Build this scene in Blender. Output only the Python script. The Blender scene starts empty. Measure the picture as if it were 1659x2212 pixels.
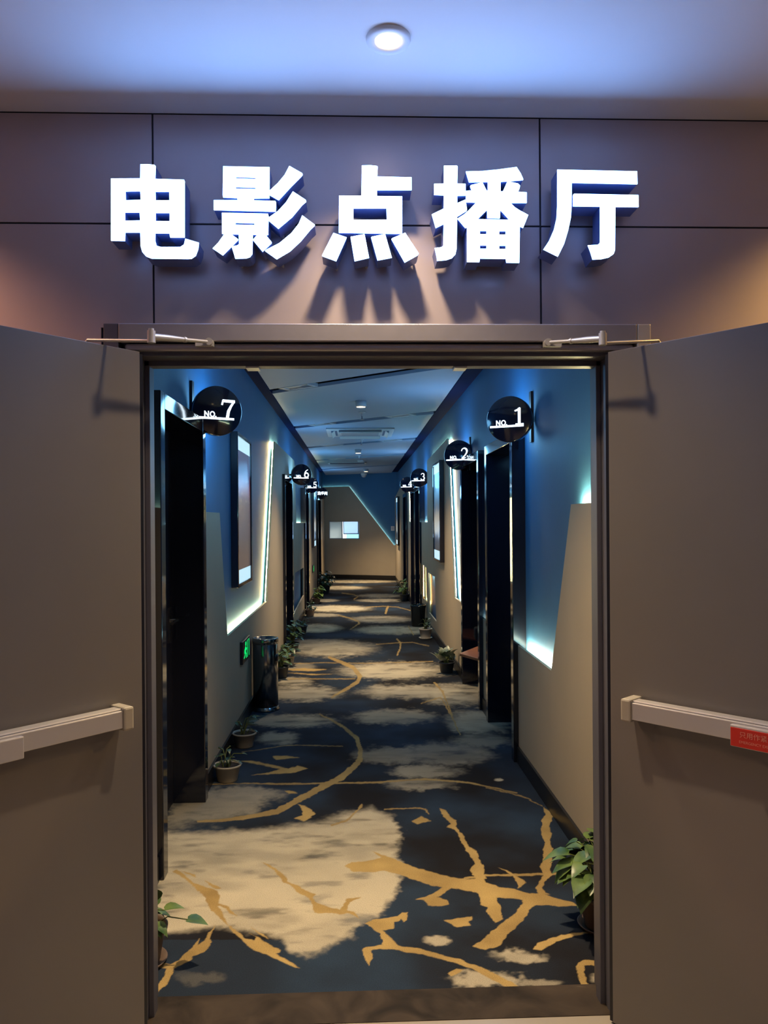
import bpy, math, random
import numpy as np
from mathutils import Vector, Matrix
from mathutils.geometry import tessellate_polygon
random.seed(7)
PI = math.pi
SC = bpy.context.scene
COL = SC.collection

# ------------------------------------------------------------------ camera
F, CX, CY, H = 1661.0, 829.5, 1106.0, 1.55
YAW, ROLL, SHIFT = math.radians(-2.07), math.radians(-0.42), 21.0
cam_d = bpy.data.cameras.new('camera')
cam = bpy.data.objects.new('camera', cam_d); COL.objects.link(cam)
cam_d.sensor_fit = 'AUTO'; cam_d.sensor_width = 36.0
cam_d.lens = 36.0 * F / 2212.0
cam_d.shift_y = SHIFT / 2212.0
cam_d.clip_start = 0.05
CM = Matrix.Translation((0, 0, H)) @ Matrix.Rotation(YAW, 4, 'Z') @ Matrix.Rotation(PI/2, 4, 'X') @ Matrix.Rotation(ROLL, 4, 'Z')
cam.matrix_world = CM
SC.camera = cam
R3 = CM.to_3x3()

# ------------------------------------------------------------------ view, world, lights
SC.view_settings.view_transform = 'Standard'
SC.view_settings.look = 'None'
SC.view_settings.exposure = 0.0
SC.view_settings.gamma = 1.0
SC.view_settings.use_curve_mapping = False
SC.cycles.use_denoising = True
SC.cycles.max_bounces = 7
SC.cycles.diffuse_bounces = 4
SC.cycles.glossy_bounces = 3
SC.cycles.transmission_bounces = 4
SC.cycles.caustics_reflective = False
SC.cycles.caustics_refractive = False
SC.cycles.sample_clamp_indirect = 4.0
w = bpy.data.worlds.new('world'); SC.world = w; w.use_nodes = True
w.node_tree.nodes['Background'].inputs[0].default_value = (0.40, 0.46, 0.68, 1)
w.node_tree.nodes['Background'].inputs[1].default_value = 0.10

SIGN_COL, SIGN_POW = (0.21, 0.43, 1.0), 15.5
LED_COL, LED_POW = (1.0, 0.76, 0.32), 100.0
LED_COOL, LED_COOL_POW = (0.30, 0.58, 1.0), 9.0
WARM = (1.0, 0.76, 0.46)

def lamp(name, kind, loc, energy, color, target=None, size=0.05, angle=80, blend=0.5):
    d = bpy.data.lights.new(name, kind); d.energy = energy; d.color = color
    if kind == 'SPOT':
        d.spot_size = math.radians(angle); d.spot_blend = blend; d.shadow_soft_size = size
    elif kind == 'AREA':
        d.shape = 'RECTANGLE'; d.size, d.size_y = size
    else:
        d.shadow_soft_size = size
    o = bpy.data.objects.new(name, d); COL.objects.link(o); o.location = loc
    t = Vector(target) if target is not None else Vector((loc[0], loc[1], loc[2]-1))
    o.rotation_euler = (t - Vector(loc)).to_track_quat('-Z', 'Y').to_euler()
    return o

ZL = 2.807          # lobby ceiling
ZC = 2.85           # corridor ceiling
# lobby downlights (one in view over the sign, the others along the same row and behind)
lamp('lobby_spot', 'SPOT', (0.075, 1.99, ZL-0.015), 84, (1.0, 0.74, 0.45), None, 0.045, 116, 0.8)
lamp('lobby_spot', 'SPOT', (1.95, 2.05, ZL-0.02), 125, (1.0, 0.58, 0.18), (1.95, 2.2, 0), 0.04, 130, 0.6)
lamp('lobby_spot', 'SPOT', (-1.75, 2.0, ZL-0.02), 95, (1.0, 0.50, 0.30), (-1.75, 2.1, 0), 0.04, 130, 0.6)
lamp('lobby_spot', 'SPOT', (0.2, -0.9, ZL-0.02), 58, (1.0, 0.72, 0.45), None, 0.06, 150, 0.6)
# corridor downlights
COR_DL = [(0.06, 3.05), (0.06, 8.27), (0.045, 13.84), (0.25, 18.9)]
for (x, y), e in zip(COR_DL, (340, 400, 560, 640)):
    lamp('corridor_spot', 'SPOT', (x, y, ZC-0.075), e, WARM, None, 0.04, 100, 1.0)
# lamp inside the second room, shining out through its open door
lamp('room_spot', 'SPOT', (1.75, 7.0, 2.25), 46, WARM, (0.75, 6.9, 0.0), 0.03, 34, 0.3)
# daylight outside the end window
lamp('daylight', 'AREA', (-0.3, 22.4, 3.2), 420, (0.80, 0.90, 1.0), (-0.3, 24.0, 1.3), (2.5, 1.2))

# ------------------------------------------------------------------ pixel -> place helpers
def ray(px, py):
    v = Vector((px - CX, -(py - CY) + SHIFT, -F))
    return (R3 @ v)
def on_x(px, py, X):
    r = ray(px, py); t = X / r.x; return (r.y*t, H + r.z*t)
def on_y(px, py, Y):
    r = ray(px, py); t = Y / r.y; return (r.x*t, H + r.z*t)
def on_z(px, py, Z):
    r = ray(px, py); t = (Z - H) / r.z; return (r.x*t, r.y*t)

# ------------------------------------------------------------------ materials
MATS = {}
def mat(name, col, rough=0.5, metal=0.0, emit=None, power=0.0, var=0.0, scale=8.0, bump=0.0, bscale=60.0, coat=0.0, spec=0.5):
    if name in MATS: return MATS[name]
    m = bpy.data.materials.new(name); m.use_nodes = True
    nt = m.node_tree; b = nt.nodes['Principled BSDF']
    b.inputs['Base Color'].default_value = (*col, 1)
    b.inputs['Roughness'].default_value = rough
    b.inputs['Metallic'].default_value = metal
    b.inputs['Specular IOR Level'].default_value = spec
    if coat: b.inputs['Coat Weight'].default_value = coat
    if emit:
        b.inputs['Emission Color'].default_value = (*emit, 1)
        b.inputs['Emission Strength'].default_value = power
    if var or bump:
        tc = nt.nodes.new('ShaderNodeTexCoord')
    if var:
        n = nt.nodes.new('ShaderNodeTexNoise'); n.inputs['Scale'].default_value = scale; n.inputs['Detail'].default_value = 5
        nt.links.new(tc.outputs['Object'], n.inputs['Vector'])
        r = nt.nodes.new('ShaderNodeMapRange'); r.inputs['From Min'].default_value = 0.3; r.inputs['From Max'].default_value = 0.7
        r.inputs['To Min'].default_value = 1-var; r.inputs['To Max'].default_value = 1+var
        nt.links.new(n.outputs['Fac'], r.inputs['Value'])
        mx = nt.nodes.new('ShaderNodeVectorMath'); mx.operation = 'SCALE'; mx.inputs[0].default_value = col
        nt.links.new(r.outputs[0], mx.inputs['Scale']); nt.links.new(mx.outputs[0], b.inputs['Base Color'])
    if bump:
        n2 = nt.nodes.new('ShaderNodeTexNoise'); n2.inputs['Scale'].default_value = bscale; n2.inputs['Detail'].default_value = 4
        nt.links.new(tc.outputs['Object'], n2.inputs['Vector'])
        bp = nt.nodes.new('ShaderNodeBump'); bp.inputs['Strength'].default_value = bump; bp.inputs['Distance'].default_value = 0.01
        nt.links.new(n2.outputs['Fac'], bp.inputs['Height']); nt.links.new(bp.outputs[0], b.inputs['Normal'])
    MATS[name] = m
    return m

BLUE = mat('blue_paint', (0.030, 0.145, 0.320), 0.55, var=0.05, scale=3, bump=0.06, bscale=35)
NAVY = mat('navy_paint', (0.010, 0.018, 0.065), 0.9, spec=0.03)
BEIGE = mat('beige_paint', (0.42, 0.345, 0.25), 0.6, var=0.03, scale=4, bump=0.05, bscale=90)
CEIL = mat('ceiling_blue_cast', (0.33, 0.44, 0.60), 0.7, bump=0.03)  # blue cast of the corridor light put into the paint colour
LCEIL = mat('lobby_ceiling_paint', (0.80, 0.80, 0.80), 0.75)
SLOT = mat('slot_dark', (0.10, 0.13, 0.22), 0.7)
GLOSS = mat('black_gloss', (0.008, 0.010, 0.022), 0.07, bump=0.015, bscale=6, coat=0.3)
BLACK = mat('black_satin', (0.008, 0.009, 0.018), 0.35)
BASEB = mat('black_baseboard', (0.010, 0.010, 0.012), 0.3)
ALU = mat('champagne_panel', (0.53, 0.455, 0.48), 0.38, 0.42, var=0.03, scale=5)
GROOVE = mat('groove_dark', (0.03, 0.03, 0.045), 0.7)
STEEL = mat('brushed_steel', (0.44, 0.42, 0.47), 0.32, 0.65, var=0.04, scale=20)
DSTEEL = mat('dark_frame_steel', (0.13, 0.125, 0.155), 0.4, 0.3)
LEAF = mat('door_leaf_paint', (0.215, 0.195, 0.185), 0.34, 0.15, var=0.03, scale=3)
SILVER = mat('silver_paint', (0.62, 0.60, 0.58), 0.35, 0.5)
ALUB = mat('aluminium_bar', (0.66, 0.63, 0.62), 0.38, 0.45)
CAPM = mat('bar_end_cap', (0.42, 0.38, 0.31), 0.45)
CAPP = mat('lamplit_steel_cap', (0.66, 0.60, 0.52), 0.35, 0.3)  # lighter than the other cap: glow of the side lamp put into the colour
CHROME = mat('stainless', (0.30, 0.29, 0.29), 0.16, 0.95)
WHITE = mat('white_plastic', (0.75, 0.75, 0.73), 0.45)
GREYW = mat('grey_white_plastic', (0.55, 0.57, 0.60), 0.5)
RED = mat('red_sticker', (0.62, 0.035, 0.022), 0.4)
PINK = mat('sticker_lettering', (0.80, 0.30, 0.22), 0.5)
SIGNF = mat('sign_light', (0.9, 0.9, 0.9), 0.5, emit=SIGN_COL, power=SIGN_POW)
LETSIDE = mat('letter_return', (0.14, 0.20, 0.50), 0.35, 0.4)  # blue haze of the lit faces put into the base colour
LEDX = mat('led_strong', (1, 1, 1), 0.5, emit=(1.0, 0.86, 0.48), power=230)
LEDY = mat('led_stronger', (1, 1, 1), 0.5, emit=(1.0, 0.80, 0.36), power=480)
LEDE = mat('led_faint', (1, 1, 1), 0.5, emit=(1.0, 0.9, 0.5), power=16)
LED = mat('led_warm', (1, 1, 1), 0.5, emit=LED_COL, power=LED_POW)
LEDC = mat('added_cool_fill', (1, 1, 1), 0.5, emit=LED_COOL, power=LED_COOL_POW)
LEDO = mat('added_amber_glow', (1, 1, 1), 0.5, emit=(1.0, 0.50, 0.14), power=60)
LEDW = mat('led_white', (1, 1, 1), 0.5, emit=(1.0, 0.88, 0.55), power=100)
NUM = mat('number_light', (1, 1, 1), 0.5, emit=(0.72, 0.88, 1.0), power=3.2)
DLW = mat('downlight_lens', (1, 1, 1), 0.5, emit=(1.0, 0.82, 0.6), power=14)
GREEN = mat('exit_green', (0.0, 0.3, 0.06), 0.5, emit=(0.0, 1.0, 0.20), power=1.1)
BROWN = mat('brown_leatherette', (0.34, 0.115, 0.05), 0.5, var=0.06, scale=12)
SOIL = mat('potting_soil', (0.025, 0.016, 0.012), 0.9, bump=0.5, bscale=90)
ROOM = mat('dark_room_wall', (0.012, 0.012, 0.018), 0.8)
TILE = mat('lobby_tile', (0.36, 0.31, 0.25), 0.25, var=0.05, scale=3)
STEM = mat('plant_stem', (0.10, 0.12, 0.03), 0.6)

def leaf_mat(name, c1, c2):
    m = bpy.data.materials.new(name); m.use_nodes = True
    nt = m.node_tree; b = nt.nodes['Principled BSDF']
    tc = nt.nodes.new('ShaderNodeTexCoord'); n = nt.nodes.new('ShaderNodeTexNoise')
    n.inputs['Scale'].default_value = 14; n.inputs['Detail'].default_value = 3
    cr = nt.nodes.new('ShaderNodeValToRGB')
    cr.color_ramp.elements[0].position = 0.38; cr.color_ramp.elements[0].color = (*c1, 1)
    cr.color_ramp.elements[1].position = 0.66; cr.color_ramp.elements[1].color = (*c2, 1)
    nt.links.new(tc.outputs['Object'], n.inputs['Vector']); nt.links.new(n.outputs['Fac'], cr.inputs['Fac'])
    nt.links.new(cr.outputs['Color'], b.inputs['Base Color'])
    b.inputs['Roughness'].default_value = 0.38
    return m
LEAFG = leaf_mat('pothos_leaf', (0.028, 0.070, 0.016), (0.12, 0.185, 0.045))
LEAFD = leaf_mat('dark_leaf', (0.018, 0.045, 0.018), (0.06, 0.11, 0.04))
LEAFV = leaf_mat('variegated_leaf', (0.03, 0.07, 0.03), (0.42, 0.46, 0.34))

# ------------------------------------------------------------------ mesh helpers
class MB:
    def __init__(s): s.v = []; s.f = []; s.sm = []
    def add(s, vs, fs, smooth=False):
        n = len(s.v); s.v += [tuple(p) for p in vs]; s.f += [tuple(i+n for i in f) for f in fs]; s.sm += [smooth]*len(fs); return s
    def box(s, a, b, M=None):
        x0, y0, z0 = a; x1, y1, z1 = b
        vs = [(x0,y0,z0),(x1,y0,z0),(x1,y1,z0),(x0,y1,z0),(x0,y0,z1),(x1,y0,z1),(x1,y1,z1),(x0,y1,z1)]
        if M is not None: vs = [M @ Vector(p) for p in vs]
        return s.add(vs, [(3,2,1,0),(4,5,6,7),(0,1,5,4),(1,2,6,5),(2,3,7,6),(3,0,4,7)])
    def prism(s, loops, fn, w0, w1, caps=(True, True)):
        """loops: outer 2D outline then holes; fn(u,v,w)->xyz; extruded from w0 to w1"""
        if not isinstance(loops[0][0], (tuple, list)): loops = [loops]
        flat = [p for L in loops for p in L]; n = len(flat)
        tris = tessellate_polygon([[Vector((p[0], p[1], 0)) for p in L] for L in loops])
        vs = [fn(p[0], p[1], w0) for p in flat] + [fn(p[0], p[1], w1) for p in flat]
        fs = []
        if caps[0]: fs += [tuple(t) for t in tris]
        if caps[1]: fs += [tuple(i+n for i in reversed(t)) for t in tris]
        o = 0
        for L in loops:
            k = len(L)
            for i in range(k):
                a, b = o+i, o+(i+1) % k
                fs.append((a, b, b+n, a+n))
            o += k
        return s.add(vs, fs)
    def tube(s, pts, r, seg=10, cap=True):
        pts = [Vector(p) for p in pts]; rs = r if isinstance(r, (list, tuple)) else [r]*len(pts)
        rings = []
        up = Vector((0, 0, 1))
        for i, p in enumerate(pts):
            d = (pts[min(i+1, len(pts)-1)] - pts[max(i-1, 0)]).normalized()
            a = d.cross(up)
            if a.length < 1e-3: a = d.cross(Vector((1, 0, 0)))
            a.normalize(); b = d.cross(a)
            rings.append([p + (a*math.cos(2*PI*k/seg) + b*math.sin(2*PI*k/seg))*rs[i] for k in range(seg)])
        vs = [q for R in rings for q in R]; fs = []
        for i in range(len(pts)-1):
            for k in range(seg):
                fs.append((i*seg+k, i*seg+(k+1) % seg, (i+1)*seg+(k+1) % seg, (i+1)*seg+k))
        s.add(vs, fs, True)
        if cap:
            s.add(rings[0], [tuple(range(seg))[::-1]]); s.add(rings[-1], [tuple(range(seg))])
        return s
    def lathe(s, prof, c=(0, 0, 0), seg=36, M=None, smooth=True):
        vs = []; fs = []
        for r, z in prof:
            for k in range(seg):
                a = 2*PI*k/seg; vs.append((c[0]+r*math.cos(a), c[1]+r*math.sin(a), c[2]+z))
        for i in range(len(prof)-1):
            for k in range(seg):
                fs.append((i*seg+k, i*seg+(k+1) % seg, (i+1)*seg+(k+1) % seg, (i+1)*seg+k))
        if M is not None: vs = [M @ Vector(p) for p in vs]
        return s.add(vs, fs, smooth)
    def build(s, name, m, parent=None, bevel=0.0, loc=None):
        me = bpy.data.meshes.new(name)
        vs = s.v
        if loc is not None: vs = [(p[0]-loc[0], p[1]-loc[1], p[2]-loc[2]) for p in vs]
        me.from_pydata(vs, [], s.f); me.materials.append(m)
        me.polygons.foreach_set('use_smooth', s.sm)
        me.update()
        import bmesh
        bm = bmesh.new(); bm.from_mesh(me); bmesh.ops.recalc_face_normals(bm, faces=bm.faces); bm.to_mesh(me); bm.free()
        o = bpy.data.objects.new(name, me); COL.objects.link(o)
        if loc is not None: o.location = loc
        if parent is not None: o.parent = parent
        if bevel:
            bv = o.modifiers.new('bevel', 'BEVEL'); bv.width = bevel; bv.segments = 2; bv.limit_method = 'ANGLE'; bv.angle_limit = math.radians(40)
        return o

def empty(name, loc, rz=0.0):
    o = bpy.data.objects.new(name, None); COL.objects.link(o); o.location = loc; o.rotation_euler = (0, 0, rz); o.empty_display_size = 0.05
    return o
def tag(o, label=None, cat=None, group=None, kind=None):
    if label: o['label'] = label
    if cat: o['category'] = cat
    if group: o['group'] = group
    if kind: o['kind'] = kind
    return o
def struct(o, label=None): o['kind'] = 'structure'; return tag(o, label)
def copy_tree(o, parent=None):
    c = o.copy(); COL.objects.link(c)
    if parent is not None: c.parent = parent
    for ch in list(o.children): copy_tree(ch, c)
    return c
def text_mesh(body, size, fn, name, m, parent, extrude=0.0, bold=0.0, align='LEFT'):
    cu = bpy.data.curves.new(name, 'FONT'); cu.body = body; cu.size = size; cu.align_x = align; cu.offset = bold
    t = bpy.data.objects.new(name, cu); COL.objects.link(t)
    dg = bpy.context.evaluated_depsgraph_get(); dg.update()
    me = bpy.data.meshes.new_from_object(t.evaluated_get(dg))
    bpy.data.objects.remove(t)
    for v in me.vertices: v.co = fn(v.co.x, v.co.y)
    me.materials.clear(); me.materials.append(m); me.name = name
    o = bpy.data.objects.new(name, me); COL.objects.link(o); o.parent = parent
    return o

# ================================================================== STRUCTURE
XL, XR = -0.877, 1.032            # faces of the beige cladding
XLB, XRB = -0.930, 1.085          # blue wall behind it
Y0 = 2.54                         # inner face of the front wall
YF = 2.38                         # outer face of the front wall
def yb(x): return 20.85 - 0.46*x  # skewed end wall
def fL(u, v, w): return (w, u, v)            # (y,z) outlines on the side walls

# ---- lobby
struct(MB().box((-4, -5, -0.1), (4, YF, 0)).build('floor.001', TILE))
struct(MB().box((-4, -5, ZL), (4, YF+0.0, ZL+0.1)).build('ceiling.001', LCEIL))
# threshold
THR = bpy.data.materials.new('dark_marble'); THR.use_nodes = True
nt = THR.node_tree; b = nt.nodes['Principled BSDF']
tc = nt.nodes.new('ShaderNodeTexCoord'); n = nt.nodes.new('ShaderNodeTexNoise'); n.inputs['Scale'].default_value = 5; n.inputs['Detail'].default_value = 6; n.inputs['Distortion'].default_value = 1.4
cr = nt.nodes.new('ShaderNodeValToRGB'); e = cr.color_ramp.elements
e[0].position = 0.35; e[0].color = (0.022, 0.016, 0.012, 1); e[1].position = 0.72; e[1].color = (0.065, 0.047, 0.034, 1)
e2 = cr.color_ramp.elements.new(0.80); e2.color = (0.30, 0.24, 0.17, 1)
nt.links.new(tc.outputs['Object'], n.inputs['Vector']); nt.links.new(n.outputs['Fac'], cr.inputs['Fac']); nt.links.new(cr.outputs['Color'], b.inputs['Base Color'])
b.inputs['Roughness'].default_value = 0.65; b.inputs['Specular IOR Level'].default_value = 0.12
struct(MB().box((-0.66, YF, -0.1), (0.79, Y0, 0.002)).build('trim_1', THR), 'dark marble threshold strip across the double doorway')

# ---- front wall with metal panels
wf = struct(MB().prism([(-4, 0), (-0.70, 0), (-0.70, 2.09), (0.825, 2.09), (0.825, 0), (4, 0), (4, ZL+0.3), (-4, ZL+0.3)],
            lambda u, v, q: (u, q, v), YF+0.006, Y0).build('wall_front', GROOVE))
JX, JZ = -0.615, 2.468
pm = MB(); G = 0.003
xs = [-4] + [JX + 1.196*k for k in range(-2, 5) if -4 < JX + 1.196*k < 4] + [4]
for i in range(len(xs)-1):
    a, c = xs[i]+G, xs[i+1]-G
    for z0, z1 in ((0.0, JZ-G), (JZ+G, ZL-0.004)):
        if z0 > 1: pm.prism([(a, z0), (c, z0), (c, z1), (a, z1)], lambda u, v, q: (u, q, v), YF, YF+0.006)
        else:
            if c < -0.775 or a > 0.90: pts = [[(a, 0), (c, 0), (c, z1), (a, z1)]]
            elif a < -0.775: pts = [[(a, 0), (-0.775, 0), (-0.775, 2.15), (c, 2.15), (c, z1), (a, z1)]]
            elif c > 0.90: pts = [[(0.90, 0), (c, 0), (c, z1), (a, z1), (a, 2.15), (0.90, 2.15)]]
            else: pts = [[(a, 2.15), (c, 2.15), (c, z1), (a, z1)]]
            for p in pts: pm.prism(p, lambda u, v, q: (u, q, v), YF, YF+0.006)
struct(pm.build('wall_panel', ALU, wf))

# ---- corridor shell
struct(MB().box((-1.6, Y0, -0.1), (1.6, 22.0, -0.004)).build('floor.002', ROOM))
struct(MB().box((-1.6, YF+0.01, ZC+0.09), (1.6, 22.0, ZC+0.19)).build('ceiling.002', SLOT))
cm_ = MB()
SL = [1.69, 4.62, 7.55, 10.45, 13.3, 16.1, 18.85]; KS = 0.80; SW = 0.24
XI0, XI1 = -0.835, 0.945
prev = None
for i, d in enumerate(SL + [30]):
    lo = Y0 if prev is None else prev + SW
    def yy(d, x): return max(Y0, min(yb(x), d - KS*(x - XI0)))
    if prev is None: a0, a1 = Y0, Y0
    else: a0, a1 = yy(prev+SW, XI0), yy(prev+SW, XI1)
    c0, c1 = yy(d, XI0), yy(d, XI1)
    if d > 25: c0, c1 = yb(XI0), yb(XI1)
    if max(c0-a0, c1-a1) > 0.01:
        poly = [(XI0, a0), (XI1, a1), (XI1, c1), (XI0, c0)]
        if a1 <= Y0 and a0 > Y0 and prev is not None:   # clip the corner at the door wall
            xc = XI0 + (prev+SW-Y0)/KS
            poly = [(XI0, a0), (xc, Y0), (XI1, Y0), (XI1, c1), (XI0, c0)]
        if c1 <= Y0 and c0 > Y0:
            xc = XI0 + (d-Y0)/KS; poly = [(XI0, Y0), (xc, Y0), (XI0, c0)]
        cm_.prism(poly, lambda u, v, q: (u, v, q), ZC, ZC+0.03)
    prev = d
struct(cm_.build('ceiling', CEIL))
# dark soffit strips along both walls (stop short of the end wall)
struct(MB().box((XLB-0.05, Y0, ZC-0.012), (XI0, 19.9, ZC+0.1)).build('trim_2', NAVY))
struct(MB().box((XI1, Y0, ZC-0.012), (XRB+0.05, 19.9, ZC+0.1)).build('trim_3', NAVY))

# doors: (side, outer y0, outer y1)
DOORS = {7: (-1, 3.37, 4.37), 6: (-1, 9.22, 10.33), 5: (-1, 12.93, 13.85), 9: (-1, 17.1, 18.6),
         1: (1, 4.90, 5.95), 2: (1, 6.27, 7.36), 3: (1, 12.15, 13.15), 4: (1, 13.25, 14.22), 8: (1, 15.4, 16.5)}
ZD = 2.13
def side_wall(side):
    xb = XLB if side < 0 else XRB
    holes = []
    y1 = yb(xb)
    out = [(Y0, 0)]
    for k, (s, a, c) in sorted(DOORS.items(), key=lambda t: t[1][1]):
        if s == side: out += [(a+0.03, 0), (a+0.03, ZD-0.03), (c-0.03, ZD-0.03), (c-0.03, 0)]
    out += [(y1+0.3, 0), (y1+0.3, ZC+0.12), (Y0, ZC+0.12)]
    return MB().prism(out, fL, xb, xb + side*0.12)
wl = struct(side_wall(-1).build('wall_left', BLUE))
wr = struct(side_wall(1).build('wall_right', BLUE))

# beige cladding outlines in (depth, height)
def Lp(*pp): return [on_x(x, y, XL) for x, y in pp]
def Rp(*pp): return [on_x(x, y, XR) for x, y in pp]
TOP = 2.43
cl_left = [
    [(Y0, 0), (3.37, 0), (3.37, 1.62), (Y0, 1.62)],
    [(4.37, 0), (9.22, 0), (9.22, ZD), (10.33, ZD), (10.33, TOP), (8.40, TOP), (7.56, 0.78), (5.25, 0.78), (4.98, 1.615), (4.37, 1.615)],
]
bayC = [[(10.33, 0), (12.93, 0), (12.93, 1.54), (11.3, 1.54), (11.12, 2.25), (11.0, TOP), (10.33, TOP)],
        [(10.72, 0.27), (12.80, 0.34), (12.80, 0.80), (11.02, 0.83)]]
cl_left.append(bayC)
cl_left.append([[(13.85, 0), (17.1, 0), (17.1, TOP), (13.85, TOP)], [(13.95, 0.38), (14.45, 0.38), (14.30, 2.0), (13.95, 2.0)]])
cl_left.append([(18.6, 0), (yb(XL)-0.05, 0), (yb(XL)-0.05, TOP), (18.6, TOP)])
cl_right = [
    [(Y0, 0), (4.90, 0), (4.90, 0.75), (4.06, 0.75), (3.66, 1.627), (Y0, 1.627)],
    [(5.95, 0), (6.27, 0), (6.27, 0.75), (5.95, 0.75)],
    [[(7.36, 0), (12.15, 0), (12.15, 1.54), (11.12, 1.54), (11.12, TOP), (8.62, 2.48), (8.10, 0.745), (7.36, 0.745)],
     [(9.97, 0.245), (10.98, 0.245), (11.03, 0.815), (10.14, 0.815)],
     [(11.25, 0.36), (12.05, 0.36), (12.05, 0.87), (11.40, 0.87)]],
    [[(14.22, 0), (15.4, 0), (15.4, TOP), (15.15, TOP), (14.95, 1.54), (14.22, 1.54)]],
    [(16.5, 0), (yb(XR)-0.03, 0), (yb(XR)-0.03, 2.2), (16.5, TOP)],
]
def clad(lst, xa, xb_, par):
    mb = MB()
    for L in lst: mb.prism(L, fL, xa, xb_)
    return struct(mb.build('wall_cladding', BEIGE, par))
TK = 0.018
clad(cl_left, XL, XL-TK, wl)
clad(cl_right, XR, XR+TK, wr)

# LED tape laid on the edges of the cladding, shining into the blue recesses
def led(par, side, p, q, m, width=0.014, off=0.012):
    """tape on the back of the cladding, tucked just inside its edge p->q (depth,height) and facing the blue wall"""
    d = Vector((q[0]-p[0], q[1]-p[1])).normalized(); n = Vector((-d.y, d.x))
    xf = XL if side < 0 else XR
    x0, x1 = sorted((xf + side*(TK+0.001), xf + side*(TK+0.007)))
    pts = [(p[0]+n.x*off, p[1]+n.y*off), (q[0]+n.x*off, q[1]+n.y*off), (q[0]+n.x*(off+width), q[1]+n.y*(off+width)), (p[0]+n.x*(off+width), p[1]+n.y*(off+width))]
    o = MB().prism(pts, fL, x0, x1).build('led_strip', m, par); struct(o); return o
# left wall
led(wl, -1, (9.2, TOP), (8.42, TOP), LED) ; led(wl, -1, (8.395, TOP), (7.56, 0.79), LED)
led(wl, -1, (7.54, 0.78), (5.28, 0.78), LED)
led(wl, -1, (4.72, 1.615), (4.40, 1.615), LED)
led(wl, -1, (3.33, 1.62), (2.6, 1.62), LED)
led(wl, -1, (11.30, 1.56), (11.13, 2.22), LEDW); led(wl, -1, (12.9, 1.54), (11.32, 1.54), LED)
led(wl, -1, (10.74, 0.28), (11.02, 0.82), LEDW)
led(wl, -1, (14.29, 1.98), (14.43, 0.40), LED); 
led(wl, -1, (17.0, TOP), (13.9, TOP), LED); led(wl, -1, (10.9, TOP), (9.3, TOP), LEDC)  # cool strip added on the top edge to tint the ceiling blue
# right wall
led(wr, 1, (3.64, 1.627), (2.6, 1.627), LEDY, 0.014, 0.001)
led(wr, 1, (4.87, 0.75), (4.08, 0.75), LEDX, 0.014, 0.006)
led(wr, 1, (6.25, 0.75), (5.97, 0.75), LEDW)
led(wr, 1, (8.612, 2.46), (8.102, 0.76), LEDW); led(wr, 1, (8.08, 0.745), (7.38, 0.745), LED)
led(wr, 1, (11.0, 2.43), (8.64, 2.478), LED)
led(wr, 1, (12.1, 1.54), (11.14, 1.54), LEDW); led(wr, 1, (15.14, 2.4), (14.953, 1.56), LED); led(wr, 1, (14.93, 1.54), (14.25, 1.54), LED)
led(wr, 1, (12.04, 0.36), (11.26, 0.36), LEDO); led(wr, 1, (12.05, 0.86), (12.05, 0.37), LEDO); led(wr, 1, (11.25, 0.37), (11.39, 0.86), LEDO)  # amber strips added to give this recess its orange glow
led(wr, 1, (10.14, 0.8), (10.96, 0.8), LEDW)

# baseboards
def baseb(side, segs, name):
    xf = XL if side < 0 else XR
    mb = MB()
    for a, c in segs: mb.box((min(xf, xf-side*0.014), a, 0), (max(xf, xf-side*0.014), c, 0.105))
    struct(mb.build(name, BASEB))
baseb(-1, [(Y0, 3.36), (4.38, 9.21), (10.34, 12.92), (13.86, 17.09), (18.61, yb(XL)-0.06)], 'baseboard_left')
baseb(1, [(Y0, 4.89), (5.96, 6.26), (7.37, 12.14), (14.23, 15.39), (16.51, yb(XR)-0.06)], 'baseboard_right')

# ---- end wall with its window
def fB(u, v, q): return (u, yb(u)+q, v)
def on_b(px, py):
    r = ray(px, py); t = 20.85/(r.y + 0.46*r.x); return (r.x*t, H + r.z*t)
w0, w1 = on_b(710.7, 1125.5), on_b(776.5, 1164.5)
WX0, WX1, WZ0, WZ1 = w0[0], w1[0], w1[1], w0[1]
hole = [(WX0, WZ0), (WX1, WZ0), (WX1, WZ1), (WX0, WZ1)]
wb = struct(MB().prism([[(-1.6, 0), (1.6, 0), (1.6, ZC+0.12), (-1.6, ZC+0.12)], hole], fB, 0.05, 0.25).build('wall_back', BLUE))
pa, pb_, pc, pd = on_b(690, 1051.5), on_b(754, 1050.7), on_b(851, 1177.5), on_b(862, 1177.5)
clb = [[(-1.25, 0), (1.25, 0), (1.25, pd[1]), pc, pb_, (-1.25, pb_[1])], hole]
struct(MB().prism(clb, fB, 0.0, 0.018).build('wall_cladding', BEIGE, wb))
def ledb(p, q, m):
    mb = MB(); d = (Vector(q)-Vector(p)).normalized(); n = Vector((-d.y, d.x))*0.006
    if n.y < 0: n = -n
    mb.prism([(p[0]-n.x*2, p[1]-n.y*2), (q[0]-n.x*2, q[1]-n.y*2), (q[0]-n.x*4.5, q[1]-n.y*4.5), (p[0]-n.x*4.5, p[1]-n.y*4.5)], fB, 0.019, 0.025)
    struct(mb.build('led_strip', m, wb))
ledb(pb_, pc, LEDE); ledb((-1.0, pb_[1]), pb_, LEDE); ledb(pc, (1.1, pc[1]), LEDE)
struct(MB().prism([(-1.3, 0), (1.3, 0), (1.3, 0.115), (-1.3, 0.115)], fB, -0.015, 0.0).build('baseboard_back', BASEB))
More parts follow.
